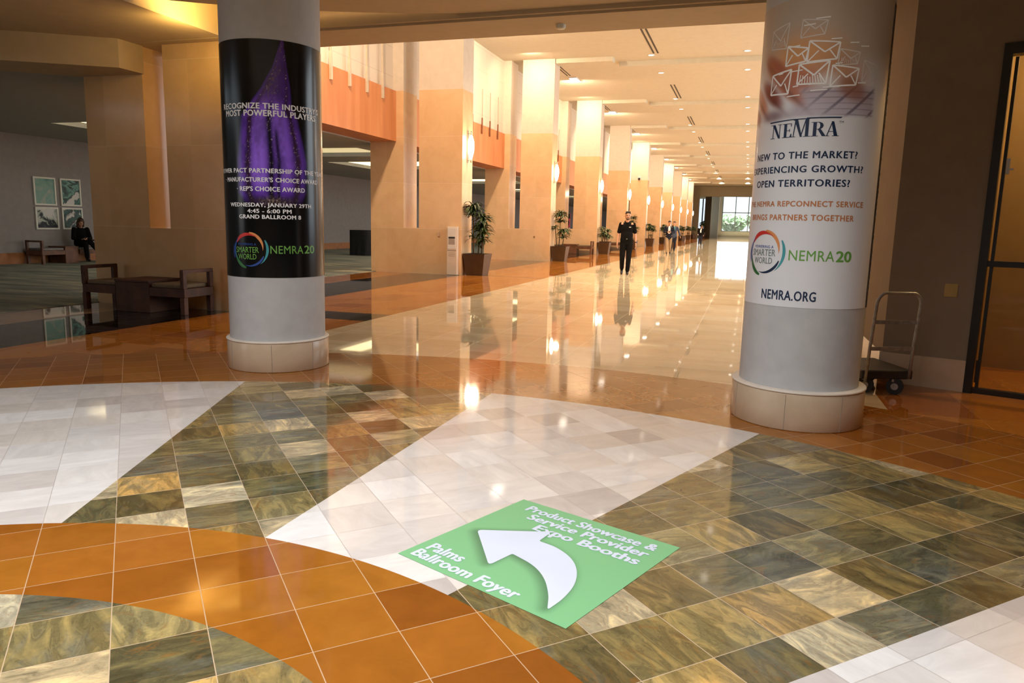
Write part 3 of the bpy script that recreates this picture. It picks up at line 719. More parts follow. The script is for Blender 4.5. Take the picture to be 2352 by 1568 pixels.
def swirl(wr, parent, cu, cz, R, dark):
    lg = wr.mesh('logo_swirl', [crescent(cu, cz, R*.90, 152, 55, .030, -.012)], M['ink_red'], parent)
    wr.mesh('logo_swirl', [crescent(cu, cz, R*.94, 88, -2, .026, -.030)], M['ink_amber'], parent)
    wr.mesh('logo_swirl', [crescent(cu, cz, R*1.03, 32, -52, .022, -.010)], M['ink_teal'], parent)
    wr.mesh('logo_swirl', [crescent(cu, cz, R*.86, -22, -108, .020, 0)], M['ink_navy'] if not dark else M['ink_blue'], parent)
    wr.mesh('logo_swirl', [crescent(cu, cz, R*.98, 258, 186, .030, -.014)], M['ink_dkgreen'], parent)
    wr.mesh('logo_swirl', [crescent(cu, cz, R*.98, 206, 132, .018, -.010), crescent(cu, cz, R*1.10, 204, 158, .009, -.010)], M['ink_blue'], parent)

ZB0, ZB1 = .872, 2.925
wL = Wrap(CL)
bl = thing('wrapped_banner', 'black award banner with violet trophy picture wrapped on a column', 'banner', (CL[0], CL[1], 0), 0)
wL.sheet('printed_sheet', -125, 125, ZB0, ZB1, award_print, M['vinyl_print'], bl, 300, 360)
wL.text('headline_lettering', [("RECOGNIZE THE INDUSTRY'S", (-66.5, 62.5, 2.346, 2.392)), ('MOST POWERFUL PLAYERS', (-61, 56, 2.284, 2.333))], M['ink_white'], bl, .040)
wL.text('award_lettering', [('\u00b7 POWER PACT PARTNERSHIP OF THE YEAR', (-84, 71, 1.799, 1.836)), ("\u00b7 MANUFACTURER'S CHOICE AWARD", (-68, 58, 1.721, 1.758)), ("\u00b7 REP'S CHOICE AWARD", (-45.5, 36, 1.640, 1.678))], M['ink_white'], bl, .040)
wL.text('date_lettering', [('WEDNESDAY, JANUARY 29TH', (-58.5, 45, 1.503, 1.536)), ('4:45 - 6:00 PM', (-32, 18.5, 1.449, 1.483)), ('GRAND BALLROOM 8', (-43.5, 30, 1.398, 1.432))], M['ink_white'], bl, .040)
swirl(wL, bl, -31.5, 1.118, .165, True)
wL.text('logo_lettering', [('SMARTER', (-50, -19.5, 1.095, 1.145)), ('WORLD', (-47, -22.5, 1.036, 1.083))], M['ink_green'], bl, .008, 1.0)
wL.text('logo_lettering', [('POWERING A', (-46.5, -22.5, 1.160, 1.180))], M['ink_blue'], bl, .010, 1.05)
wL.text('event_lettering', [('NEMRA', (-6.5, 32, 1.090, 1.160))], M['ink_green'], bl, .006, 1.05)
wL.text('event_lettering', [('20', (33.5, 49, 1.092, 1.162))], M['ink_green'], bl, .028, 1.0)

wR = Wrap(CR)
br = thing('wrapped_banner', 'white service banner with hands-on-keyboard picture wrapped on a column', 'banner', (CR[0], CR[1], 0), 0)
wR.sheet('printed_sheet', -125, 72, ZB0, ZB1, office_print, M['vinyl_print_satin'], br, 320, 460)
def serif_nemra(u0, u1, z0, z1):
    """high-contrast serif capitals; the middle letter is taller and carries the bar"""
    A = []
    def P(x, y): return (u0 + (u1-u0)*x, z0 + (z1-z0)*y)
    def q4(a, b, c, d): A.append(quad(P(*a), P(*b), P(*c), P(*d)))
    def bar(x0, x1, y0, y1): q4((x0, y0), (x1, y0), (x1, y1), (x0, y1))
    h = .76
    # N
    bar(.045, .058, 0, h); bar(.0, .09, 0, .03); bar(.0, .075, h-.03, h); q4((.035, h), (.085, h), (.185, 0), (.150, 0)); bar(.165, .178, 0, h); bar(.135, .205, h-.03, h)
    # E
    bar(.245, .290, 0, h); bar(.22, .36, 0, .035); bar(.22, .36, h-.035, h); bar(.29, .335, h*.5-.015, h*.5+.015); q4((.335, 0), (.372, 0), (.365, .20), (.352, .20)); bar(.350, .362, h-.17, h); bar(.328, .338, h*.5-.08, h*.5+.08)
    # M (taller)
    q4((.385, .0), (.398, 0), (.430, .93), (.410, .93)); q4((.400, .93), (.450, .93), (.520, 0), (.492, 0)); q4((.492, 0), (.508, 0), (.572, .93), (.556, .93)); bar(.560, .606, 0, .93); bar(.36, .425, 0, .03); bar(.535, .632, 0, .03); bar(.385, .45, .90, .93)
    # R
    bar(.665, .712, 0, h); bar(.64, .74, 0, .03); bar(.64, .72, h-.03, h)
    for i in range(14):
        a0 = PI/2 - PI*i/14; a1 = PI/2 - PI*(i+1)/14
        ex, ey = .062, h*.26; cx_, cy_ = .735, h*.74
        inn = lambda a: (cx_ + ex*.38*math.cos(a), cy_ + ey*.80*math.sin(a)); out = lambda a: (cx_ + ex*1.1*math.cos(a), cy_ + ey*math.sin(a))
        q4(inn(a0), out(a0), out(a1), inn(a1))
    bar(.705, .74, h-.03, h); bar(.705, .74, h*.47, h*.47+.03); q4((.728, h*.49), (.772, h*.49), (.842, 0), (.790, 0))
    # A
    q4((.845, 0), (.859, 0), (.925, h), (.912, h)); q4((.905, h+.02), (.940, h+.02), (1.0, 0), (.950, 0)); bar(.872, .955, h*.30, h*.30+.03); bar(.82, .885, 0, .03); bar(.925, 1.02, 0, .03)
    # bar over the word
    q4((-.02, .86), (.37, .93), (.37, .985), (-.03, .93)); q4((.37, .93), (.62, .93), (.60, .985), (.37, .985)); q4((.53, .955), (1.04, .955), (1.06, 1.03), (.53, 1.03)) if False else q4((.57, .95), (1.03, .95), (1.05, 1.02), (.57, 1.02))
    return A
wR.mesh('brand_lettering', serif_nemra(-46.5, 16, 2.028, 2.150), M['ink_navy'], br)
wR.text('brand_lettering', [('TM', (16.5, 20.5, 2.112, 2.126))], M['ink_navy'], br, .0)
wR.text('question_lettering', [('NEW TO THE MARKET?', (-66.5, 36.5, 1.886, 1.931)), ('EXPERIENCING GROWTH?', (-75, 44, 1.794, 1.837)), ('OPEN TERRITORIES?', (-63.5, 31.5, 1.700, 1.745))], M['ink_navy'], br, .028, 1.12)
wR.text('slogan_lettering', [('THE NEMRA REPCONNECT SERVICE', (-77, 48.5, 1.566, 1.602)), ('BRINGS PARTNERS TOGETHER', (-68.5, 39, 1.472, 1.510))], M['ink_orange'], br, .032, 1.12)
swirl(wR, br, -43.5, 1.243, .165, False)
wR.text('logo_lettering', [('SMARTER', (-60.5, -30, 1.220, 1.266)), ('WORLD', (-57, -33, 1.166, 1.208))], M['ink_grey'], br, .006, 1.0)
wR.text('logo_lettering', [('POWERING A', (-57, -32.5, 1.275, 1.294))], M['ink_blue'], br, .008, 1.05)
wR.text('event_lettering', [('NEMRA', (-17, 23.2, 1.198, 1.268))], M['ink_green'], br, .004, 1.05)
wR.text('event_lettering', [('20', (24.5, 40.5, 1.198, 1.268))], M['ink_green'], br, .034, 1.0)
wR.text('web_lettering', [('NEMRA.ORG', (-42.5, 10, .920, .985))], M['ink_navy'], br, .026, 1.08)
# sketched envelopes
for (cu, cz, w, h, sk, lw_, mt) in ((-39.5, 2.39, 26, .105, .02, .0075, 'ink_icon'), (-24.5, 2.568, 24, .098, -.03, .0070, 'ink_icon'), (-9, 2.435, 31, .105, .01, .0075, 'ink_icon'), (-1.5, 2.578, 31, .105, -.02, .0068, 'ink_icon'),
                                (18, 2.415, 28, .105, -.02, .0068, 'ink_icon'), (20.5, 2.532, 22, .080, -.02, .0048, 'ink_icon2'), (42, 2.45, 20, .105, -.03, .0048, 'ink_icon2'), (-44, 2.690, 24, .100, .03, .0048, 'ink_icon2'), (-11, 2.728, 26, .090, -.02, .0048, 'ink_icon2')):
    lw_ *= 1.45; w *= .86; h *= 1.24
    c0 = (cu-w/2, cz-h/2+sk*.2); c1_ = (cu+w/2-2, cz-h/2-sk*.3); c2_ = (cu+w/2, cz+h/2+sk); c3 = (cu-w/2+1, cz+h/2)
    mid = (cu+1, cz-.012)
    st = [stroke(*c0, *c1_, lw_), stroke(*c1_, *c2_, lw_), stroke(*c2_, *c3, lw_), stroke(*c3, *c0, lw_), stroke(*c3, *mid, lw_), stroke(*mid, *c2_, lw_),
          stroke(*c0, cu-4, cz, lw_*.8), stroke(*c1_, cu+5, cz, lw_*.8)]
    if abs(cu+9) < .1 or abs(cu-20.5) < .1 or abs(cu+44) < .1:
        for i in range(9): st.append(stroke(cu-w/2+2+i*w*.09, cz-h/2+.006, cu-w/2+3+i*w*.075, cz-.004-.004*i % .02, lw_*.5))
    wR.mesh('envelope_icon', st, M[mt], br)
dsh = []
for (u, z, l) in ((-31, 2.30, 12), (-10, 2.325, 14), (0, 2.342, 14), (-28, 2.46, 10), (-31, 2.62, 9), (-2, 2.51, 6), (9, 2.49, 6), (-26, 2.36, 5), (-12, 2.365, 4), (20, 2.352, 6), (30, 2.37, 8), (-42, 2.455, 5), (4, 2.645, 9), (-20, 2.745, 10), (-10, 2.78, 12), (20, 2.62, 8), (30, 2.60, 8)):
    dsh.append(stroke(u, z, u+l, z+.003, .0075))
wR.mesh('dash_marks', dsh, M['ink_icon'], br)
bk2 = thing('wrapped_banner', 'black banner with white upright lettering behind the white banner', 'banner', (CR[0], CR[1], 0), 0)
wR.sheet('printed_sheet', 74, 230, ZB0, ZB1-.01, lambda u, z: np.tile(np.array(lin(18, 20, 24)), (len(u), 1)), M['vinyl_print'], bk2, 60, 40)
V, F = glyphs('REPCONNECT SERVICE', 0, 1.2); lo, hi = V.min(0), V.max(0)
T = np.empty_like(V); T[:, 1] = 1.02 + (V[:, 0]-lo[0])/(hi[0]-lo[0])*1.60; T[:, 0] = 97 - (V[:, 1]-lo[1])/(hi[1]-lo[1])*16
wR.mesh('upright_lettering', [(T, F)], M['ink_white'], bk2)

# ------------------------------------------------------------------ green floor decal
DC = [Vector(p) for p in ((-1.005, 3.452), (-.189, 3.149), (-.513, 2.332), (-1.329, 2.663))]
def dpt(a, b):                                           # a: along the far edge from the far corner, b: towards the viewer
    p = DC[0]*(1-a)*(1-b) + DC[1]*a*(1-b) + DC[2]*a*b + DC[3]*(1-a)*b; return p
def dinv(x, y):
    e1 = DC[1]-DC[0]; e2 = DC[3]-DC[0]; d = Vector((x, y))-DC[0]; det = e1.x*e2.y-e1.y*e2.x
    return ((d.x*e2.y-d.y*e2.x)/det, (e1.x*d.y-e1.y*d.x)/det)
DZ = .0016
dec = thing('floor_decal', 'green square floor sticker with a curved white arrow', 'floor sticker', (-.76, 2.9, 0), 0)
dinvm = Matrix.Translation((.76, -2.9, 0))
arrow_px = [(-1.097, 3.010), (-1.075, 3.030), (-.800, 3.108), (-.777, 3.106), (-.772, 3.090), (-.800, 3.010), (-.720, 2.975), (-.640, 2.900), (-.585, 2.800), (-.562, 2.690), (-.570, 2.580), (-.598, 2.480), (-.614, 2.474), (-.628, 2.490),
            (-.640, 2.590), (-.690, 2.690), (-.760, 2.770), (-.868, 2.835), (-.905, 2.735), (-.925, 2.718), (-.945, 2.735)]
def chaikin(Q, n=3):
    for _ in range(n):
        N = []
        for i in range(len(Q)):
            a, b = Q[i], Q[(i+1) % len(Q)]; N += [a*.75+b*.25, a*.25+b*.75]
        Q = N
    return Q
KEY = [((-1.097, 3.010), .03), ((-.765, 3.112), .03), ((-.795, 2.998), .012), ((-.700, 2.962), 0), ((-.612, 2.880), 0), ((-.566, 2.775), 0), ((-.552, 2.660), 0), ((-.570, 2.550), 0), ((-.606, 2.452), .022), ((-.630, 2.560), 0), ((-.680, 2.680), 0), ((-.752, 2.768), 0), ((-.868, 2.836), .012), ((-.928, 2.702), .03)]
_Q = []
for i, (p, rr_) in enumerate(KEY):
    p = np.array(p)
    if rr_:
        a = np.array(KEY[i-1][0]); b = np.array(KEY[(i+1) % len(KEY)][0]); da = (a-p)/np.linalg.norm(a-p); db = (b-p)/np.linalg.norm(b-p)
        _Q += [p + da*rr_*1.6, p + da*rr_*.5, p + db*rr_*.5, p + db*rr_*1.6]
    else: _Q.append(p)
AP = np.array([dinv(*p) for p in chaikin(_Q, 3)])
def poly_dist(P, Q):
    d = np.full(len(P), 9.0); ins = np.zeros(len(P), bool); n = len(Q)
    for i in range(n):
        a, b = Q[i], Q[(i+1) % n]; ab = b-a; t = np.clip(((P-a)@ab)/(ab@ab), 0, 1); d = np.minimum(d, np.hypot(*(P-a-t[:, None]*ab).T))
        c = ((a[1] > P[:, 1]) != (b[1] > P[:, 1])); xx = a[0] + (P[:, 1]-a[1])/(b[1]-a[1]+1e-12)*(b[0]-a[0]); ins ^= c & (P[:, 0] < xx)
    return np.where(ins, -d, d)
NG = 150; g1 = np.linspace(0, 1, NG); GA, GB = np.meshgrid(g1, g1); GP = np.stack([GA.ravel(), GB.ravel()], 1)
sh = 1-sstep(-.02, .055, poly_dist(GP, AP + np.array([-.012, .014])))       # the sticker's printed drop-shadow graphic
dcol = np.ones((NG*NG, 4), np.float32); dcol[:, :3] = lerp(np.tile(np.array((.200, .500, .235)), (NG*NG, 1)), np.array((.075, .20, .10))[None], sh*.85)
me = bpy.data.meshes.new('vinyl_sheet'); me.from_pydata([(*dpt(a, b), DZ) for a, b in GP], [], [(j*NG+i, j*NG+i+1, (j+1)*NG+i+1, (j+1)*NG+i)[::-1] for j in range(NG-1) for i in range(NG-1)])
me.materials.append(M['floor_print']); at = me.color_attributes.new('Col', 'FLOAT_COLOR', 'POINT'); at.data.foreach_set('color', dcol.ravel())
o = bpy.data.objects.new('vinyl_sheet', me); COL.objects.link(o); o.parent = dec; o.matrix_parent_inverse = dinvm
def flat(name, parts, mat, z):
    m = MB()
    for V, F in parts: m.add([(*dpt(p[0], p[1]), z + (p[2] if len(p) > 2 else 0)) for p in V], [tuple(reversed(f)) for f in F])
    me = bpy.data.meshes.new(name); me.from_pydata(m.v, [], m.f); me.materials.append(mat)
    o = bpy.data.objects.new(name, me); COL.objects.link(o); o.parent = dec; o.matrix_parent_inverse = dinvm; return o
def smooth_closed(Q, corner, n=6):
    return Q
flat('arrow', [(AP, [tuple(range(len(AP)))])], M['ink_decal'], DZ+.0012)
def dtext(t, a0, a1, b_base, b_cap, bold=.045): V, F = fit_text(t, a0, a1, b_base, b_cap, bold, 1.02); return V, F
def dfit(t, p0, p1, capm, b): pass
for t_, bx_ in (('Product Showcase &', (.105, .925, .128, .055)), ('Service Provider', (.185, .925, .222, .150)), ('Expo Booths', (.300, .930, .318, .246)), ('Palms', (.055, .285, .868, .790)), ('Ballroom Foyer', (.045, .700, .962, .885))):
    for wd in words(*dtext(t_, *bx_), .018): flat('place_lettering', [wd], M['ink_decal'], DZ+.0012)

# ------------------------------------------------------------------ platform cart
cart = thing('platform_cart', 'platform cart with a bent steel tube handle parked behind the white banner column', 'cart', (1.27, 7.15, 0), 0)
ci = Matrix.Translation((-1.27, -7.15, 0))
def cp(name, mb, mat, par=None, bev=None):
    o = mb.build(name, mat, par or cart)
    if par is None: o.matrix_parent_inverse = ci
    if bev: bevel(o, bev)
    return o
a0 = Vector((1.035, 6.90)); a1 = Vector((1.465, 7.06)); bk_ = Vector((-.22, .60))
m_ = MB(); m_.hexa([tuple(a0), tuple(a1), tuple(a1+bk_), tuple(a0+bk_)], .135, .215); cp('deck', m_, M['deck'], bev=.012)
h0 = a0 + Vector((.03, .0)); h1_ = a1 + Vector((-.035, -.012))
def H3(p, z, lean): q = p + Vector((.03, -.05))*lean; return (q.x, q.y, z)
pts = [H3(h0, .12, 0), H3(h0, .45, .35), H3(h0, .80, .85)]
for i in range(1, 6):
    t = i/6*PI/2; q = h0 + (h1_-h0).normalized()*.09*(1-math.cos(t)); pts.append(H3(q, .80+.10*math.sin(t), .9))
for i in range(1, 6):
    t = i/6*PI/2; q = h1_ - (h1_-h0).normalized()*.09*(1-math.sin(t)); pts.append(H3(q, .80+.10*math.cos(t), .9))
pts += [H3(h1_, .80, .85), H3(h1_, .45, .35), H3(h1_, .14, 0)]
m_ = MB(); m_.tube(pts, .014, 10); hd_ = cp('handle', m_, M['steel'])
for z, l in ((.645, .62), (.41, .32)):
    m_ = MB(); m_.obox(H3(h0, z, l), H3(h1_, z, l), .012, .034); o = m_.build('crossbar', M['steel'], hd_)
for (x, y) in ((1.325, 7.03), (1.085, 7.02), (1.18, 7.52), (.92, 7.46)):
    m_ = MB(); m_.tube([(x-.006, y-.022, .070), (x+.006, y+.022, .070)], .070, 26); w_ = cp('wheel', m_, M['rubber'])
    m_ = MB(); m_.tube([(x-.007, y-.026, .070), (x+.007, y+.026, .070)], .030, 16); m_.box(x-.03, x+.03, y-.02, y+.02, .11, .134); m_.build('caster_bracket', M['steel'], w_)

# ------------------------------------------------------------------ bench sets: seat, table block, seat
def bench_unit(name, label, loc, rz, arm_side, w=.60, wood='darkwood', uph='uphol', group=None):
    t = thing(name, label, 'bench', loc, rz, group)
    x0, x1 = (-w/2, w/2)
    ax = x0 if arm_side < 0 else x1
    m = MB(); m.box(x0, x1, -.30, .30, .25, .375); bevel(m.build('seat_frame', M[wood], t), .006)
    m = MB(); m.box(x0+.02 + (.05 if arm_side < 0 else 0), x1-.02 - (.05 if arm_side > 0 else 0), -.28, .28, .375, .435); bevel(m.build('seat', M[uph], t), .02, 3)
    s_ = -arm_side
    for yy in (-.27, .27):
        m = MB(); m.box(min(ax, ax+s_*.075), max(ax, ax+s_*.075), yy-.04, yy+.04, 0, .25); bevel(m.build('leg', M[wood], t), .005)
    m = MB(); xa, xb = min(ax, ax+s_*.06), max(ax, ax+s_*.06)
    m.box(xa, xb, -.31, -.235, .375, .60); m.box(xa, xb, .235, .31, .375, .60); m.box(xa, xb, -.31, .31, .60, .65)
    bevel(m.build('armrest', M[wood], t), .006)
    return t
def table_block(label, loc, rz, w=.60, wood='darkwood', group=None):
    t = thing('side_table', label, 'table', loc, rz, group)
    m = MB(); m.box(-w/2+.005, w/2-.005, -.30, .30, 0, .44); bevel(m.build('table_body', M[wood], t), .006)
    m = MB(); m.box(-w/2-.0, w/2+.0, -.315, .33, .44, .475); bevel(m.build('table_top', M[wood], t), .006)
    return t
def bench_set(x0, x1, yc, where, wood='darkwood', uph='uphol', rz=0.0):
    L = (x1-x0)/3
    u = Vector((math.cos(rz), math.sin(rz))); c = Vector(((x0+x1)/2, yc)) if rz == 0 else Vector(yc)
    bench_unit('bench', 'one-armed dark wood bench seat, end nearer the lounge, %s' % where, (*(c-u*L), .01 if uph == 'uphol_grey' else .0), rz, -1, L, wood, uph, 'bench seats')
    table_block('dark wood block table between two bench seats, %s' % where, (*c, .01 if uph == 'uphol_grey' else .0), rz, L, wood, 'bench tables')
    bench_unit('bench', 'one-armed dark wood bench seat, end nearer the corridor, %s' % where, (*(c+u*L), .01 if uph == 'uphol_grey' else .0), rz, 1, L, wood, uph, 'bench seats')
bench_set(-9.47, -7.60, 8.80, 'before the brown slotted pier')
bench_set(-9.75, -7.45, 36.85, 'before the third slotted pier', 'midwood')
bench_set(-9.75, -7.45, 46.2, 'before the fourth slotted pier', 'midwood')
# lounge set runs along the grey wall
bench_unit('bench', 'brown bench seat with an open arm under the four pictures', (-18.78, 15.74, .009), PI/2, -1, .72, 'midwood', 'uphol_grey', 'lounge bench seats')
table_block('brown block table on the carpet beside the seated woman', (-18.78, 16.32, .009), PI/2, .44, 'midwood')
bench_unit('bench', 'grey-topped bench seat carrying the seated woman', (-18.78, 17.01, .009), PI/2, 1, .82, 'midwood', 'uphol_grey', 'lounge bench seats')

# ------------------------------------------------------------------ framed abstract pictures on the lounge wall
def art(seed, stops):
    t = NT('abstract_paint'); P = t.pos(); q = t.v('ADD', P, (seed*3.1, seed*7.7, seed*1.9))
    w = t.noise(q, 1.8, 3, .5, 1.0, 'Color'); q2 = t.v('ADD', q, t.v('MULTIPLY', w, (.5, .5, .5)))
    return t.set(Base_Color=t.ramp(t.noise(q2, 1.7, 6, .55, .8), stops), Roughness=.5)
teal, dteal, ink_, pal, sage = (.16, .34, .29), (.05, .15, .13), (.008, .010, .016), (.66, .66, .60), (.36, .42, .34)
arts = [art(1.0, [(.30, dteal), (.42, teal), (.52, (.22, .40, .33)), (.62, sage), (.72, pal)]), art(2.3, [(.36, ink_), (.43, dteal), (.49, (.20, .44, .36)), (.52, ink_), (.56, dteal), (.61, pal)]),
        art(3.1, [(.40, pal), (.46, sage), (.48, ink_), (.56, ink_), (.59, dteal), (.62, pal)]), art(4.7, [(.42, pal), (.46, (.45, .60, .55)), (.48, ink_), (.53, dteal), (.56, ink_), (.60, pal)])]
desc = ['upper framed abstract in sea green over pale grey, nearer the bench arm', 'upper framed abstract of dark green strokes under pale blue, above the seated woman',
        'lower framed abstract of black blots on white, nearer the bench arm', 'lower framed abstract of black and teal blots, behind the seated woman']
for i, (ya, yb, z0, z1) in enumerate(((15.83, 16.53, 1.63, 2.42), (16.68, 17.37, 1.63, 2.42), (15.83, 16.56, .95, 1.58), (16.68, 17.38, .95, 1.58))):
    t = thing('framed_picture', desc[i], 'picture', (-19.2, (ya+yb)/2, z0), 0, 'abstract pictures on the lounge wall'); inv = Matrix.Translation((19.2, -(ya+yb)/2, -z0))
    m = MB(); f = .045
    m.box(-19.195, -19.15, ya, yb, z0, z0+f); m.box(-19.195, -19.15, ya, yb, z1-f, z1); m.box(-19.195, -19.15, ya, ya+f, z0+f, z1-f); m.box(-19.195, -19.15, yb-f, yb, z0+f, z1-f)
    o = m.build('picture_frame', M['cream_frame'], t); o.matrix_parent_inverse = inv
    m = MB(); m.box(-19.19, -19.17, ya+f, yb-f, z0+f, z1-f); o = m.build('painting', arts[i], t); o.matrix_parent_inverse = inv

# ------------------------------------------------------------------ planters with dracaenas
def leaf(mb, base, az, L, lift, w, mi=0, droop=1.0):
    n = 6; c = []; x = 0; z = 0; el = lift
    for i in range(n+1):
        c.append((x, z)); x += L/n*math.cos(el); z += L/n*math.sin(el); el -= droop*(lift+1.0)/n
    ca, sa = math.cos(az), math.sin(az); vs = []
    for i, (x, z) in enumerate(c):
        t = i/n; ww = w*(.55+.9*t)*(1-t**3)*.9 + .001
        for s_ in (-1, 0, 1):
            yy = s_*ww; zz = z + (abs(s_))*ww*.35
            vs.append((base[0] + x*ca - yy*sa, base[1] + x*sa + yy*ca, base[2] + zz))
    mb.add(vs, [(3*i+k, 3*i+k+1, 3*i+k+4, 3*i+k+3) for i in range(n) for k in range(2)], mi, True)
def planter_mesh(t):
    b, tp, H_ = .235, .315, .585
    m = MB(); m.hexa([(-b, -b), (b, -b), (b, b), (-b, b)], 0, H_, 0, [(-tp, -tp), (tp, -tp), (tp, tp), (-tp, tp)])
    me = MB(); me.add(m.v, [f for i, f in enumerate(m.f) if i != 1])
    q = tp-.03; i0 = len(me.v)
    me.add([(-tp, -tp, H_), (tp, -tp, H_), (tp, tp, H_), (-tp, tp, H_), (-q, -q, H_), (q, -q, H_), (q, q, H_), (-q, q, H_), (-q, -q, H_-.05), (q, -q, H_-.05), (q, q, H_-.05), (-q, q, H_-.05)],
           [(0, 1, 5, 4), (1, 2, 6, 5), (2, 3, 7, 6), (3, 0, 4, 7), (4, 5, 9, 8), (5, 6, 10, 9), (6, 7, 11, 10), (7, 4, 8, 11)])
    me.build('planter', M['planter'], t)
    m = MB(); m.box(-q, q, -q, q, H_-.09, H_-.045); m.build('soil', M['soil'], t)
def dracaena(label, loc, canes, seed, group, lm='leaf', L=.46, w=.030, nleaf=34):
    rr = random.Random(seed)
    t = thing('potted_plant', label, 'plant', loc, 0, group); planter_mesh(t)
    st = MB(); fo = MB()
    for (bx, by, tx, ty, h, heads) in canes:
        st.tube([(bx, by, .53), ((bx+tx)/2+.015, (by+ty)/2, .53+(h-.53)*.5), (tx, ty, h)], [.022, .019, .015], 8)
        for hz, n_, sc in heads:
            f = (hz-.53)/(h-.53); px, py = bx+(tx-bx)*f, by+(ty-by)*f
            for i in range(int(n_*1.5)):
                leaf(fo, (px, py, hz + rr.uniform(-.07, .05)), rr.uniform(0, 2*PI), L*sc*rr.uniform(.7, 1.1), rr.uniform(.1, 1.25), w*rr.uniform(.8, 1.2), 0, rr.uniform(.8, 1.35))
    st.build('plant_stems', M['cane'], t); fo.build('plant_leaves', M[lm], t)
    return t
G = 'potted plants along the piers'
px_ = -7.03
dracaena('tall leafy plant in a square bronze planter beside the white dispenser', (px_, 18.95, 0), [(-.10, -.05, -.13, -.06, 1.78, [(1.78, 46, 1.0), (1.62, 24, .9), (1.0, 8, .6)]), (.10, .06, .13, .05, 1.50, [(1.50, 36, .9), (1.30, 22, .85)]), (.14, -.08, .20, -.1, 1.12, [(1.12, 30, .85), (.95, 16, .7)]), (-.02, .1, .02, .12, 1.25, [(1.25, 26, .8), (.85, 18, .7)])], 3, G)
dracaena('two-tiered leafy plant in a bronze planter before the second pier', (px_-.02, 28.40, 0), [(-.05, 0, -.02, 0, 1.80, [(1.80, 46, .95), (1.55, 26, .8)]), (.08, .04, .12, .03, 1.15, [(1.15, 40, .9), (.95, 24, .8)]), (-.12, -.04, -.22, -.06, 1.30, [(1.30, 18, .7)])], 5, G)
bush = lambda h, s: [(-.08, -.05, -.12, -.06, h, [(h, 34, s), (h-.2, 26, s)]), (.09, .05, .14, .06, h-.1, [(h-.1, 30, s), (h-.3, 24, s)]), (.02, -.09, .03, -.16, h-.22, [(h-.22, 28, s)]), (0, .09, 0, .14, h-.3, [(h-.3, 24, s), (.78, 16, s*.8)]), (-.12, .02, -.2, .03, h-.35, [(h-.35, 26, s)]), (.14, -.03, .22, -.03, h-.4, [(h-.4, 24, s)])]
dracaena('bushy grey-green plant in a planter before the third pier', (px_, 37.75, 0), bush(1.25, .75), 7, G, 'leaf2', .40, .030)
dracaena('tall plant in a planter behind the walking man in black', (px_+.05, 47.1, 0), [(-.05, 0, -.02, 0, 1.95, [(1.95, 40, .9), (1.7, 26, .8)]), (.08, .04, .14, .03, 1.35, [(1.35, 36, .9), (1.1, 24, .8)])], 9, G)
base_plant = dracaena('bushy upright plant in a planter before the fifth pier', (px_, 56.5, 0), bush(1.55, .85), 11, G, 'leaf', .42, .032)
for k, lab in ((6, 'bushy plant in a planter partly hidden by the man in a dark jacket'), (7, 'potted plant before the seventh pier, beyond the two walking men'), (8, 'potted plant before the eighth pier'), (9, 'small-looking potted plant before the ninth pier'), (10, 'potted plant at the last pier by the olive end wall')):
    dup(base_plant, (px_, PIER_Y[k]+.40, 0), .7*k, lab, G)
dup(base_plant, (-6.5, 113.6, 0), 1.9, 'potted plant just past the far opening, behind the distant woman', G, (1.3, 1.3, 1.5))

# ------------------------------------------------------------------ wall sconces
sc0 = thing('wall_sconce', 'x', 'sconce', (-7.37, PIER_Y[1]+.36, 3.42), 0)
m = MB(); m.lathe(.11, 0, [(.0, -.30), (.035, -.28), (.075, -.12), (.085, .02), (.075, .16), (.035, .30), (.0, .31)], 20); m.build('sconce_shade', M['glow'], sc0)
m = MB(); m.box(0.0, .03, -.035, .035, -.40, .44); m.build('back_plate', M['chrome'], sc0)
for z0, z1 in ((-.40, -.29), (.30, .42)):
    m = MB(); m.tube([(.11, 0, z0), (.11, 0, z1)], .022, 12); m.obox((.0, 0, (z0+z1)/2), (.11, 0, (z0+z1)/2), .02, .02); m.build('bracket', M['chrome'], sc0)
sc0['label'] = 'glowing upright wall sconce above the planter at the first pier'; sc0['group'] = 'sconces on the piers'
for k in range(1, NB):
    if k > 1: dup(sc0, (-7.37, PIER_Y[k]+.36, 3.42), 0, 'glowing upright wall sconce on the %s slotted pier' % ORD[k-1], 'sconces on the piers')
    point('sconce_and_fill_lamp', (-7.08, PIER_Y[k]+.36, 3.42), 42 if k < 7 else 30, WARM, .12)
    if k < 8: point('sconce_and_fill_lamp', (3.2, PIER_Y[k]+.36, 3.42), 34, WARM, .12)  # added lamps on the unseen side, without sconce fixtures

# ------------------------------------------------------------------ downlights, wash lights, vents in the corridor ceiling
def zc(y): return ZC
dl = None; n_dl = 0
for row, xx in (('slotted-pier side', -3.80), ('white-banner side', -.46)):
    for k in range(0, 11):
        for j, dy in enumerate((-.9, 2.3)):
            yy = 29.0 + 9.45*(k-1) + dy
            if yy < 11 or yy > 110: continue
            zz = zc(yy)
            lab = 'round downlight, %s row, %s of the %s pair' % (row, ('nearer', 'farther')[j], ORD[k])
            if dl is None:
                dl = thing('downlight', lab, 'downlight', (xx, yy, zz), 0, 'downlights in the corridor ceiling')
                m = MB(); m.lathe(0, 0, [(.10, -.010), (.135, -.010), (.135, -.002), (.10, -.002)], 24); m.build('downlight_trim', M['white'], dl)
                m = MB(); m.lathe(0, 0, [(0, -.006), (.10, -.006)], 24); m.build('downlight_lens', M['glow_down'], dl)
            else: dup(dl, (xx, yy, zz), 0, lab)
            area('downlight_lamp', (xx, yy, zz-.03), (0, 0, -1), .5, .5, 115, SOFTWARM, 'DISK', 118)
wash = None
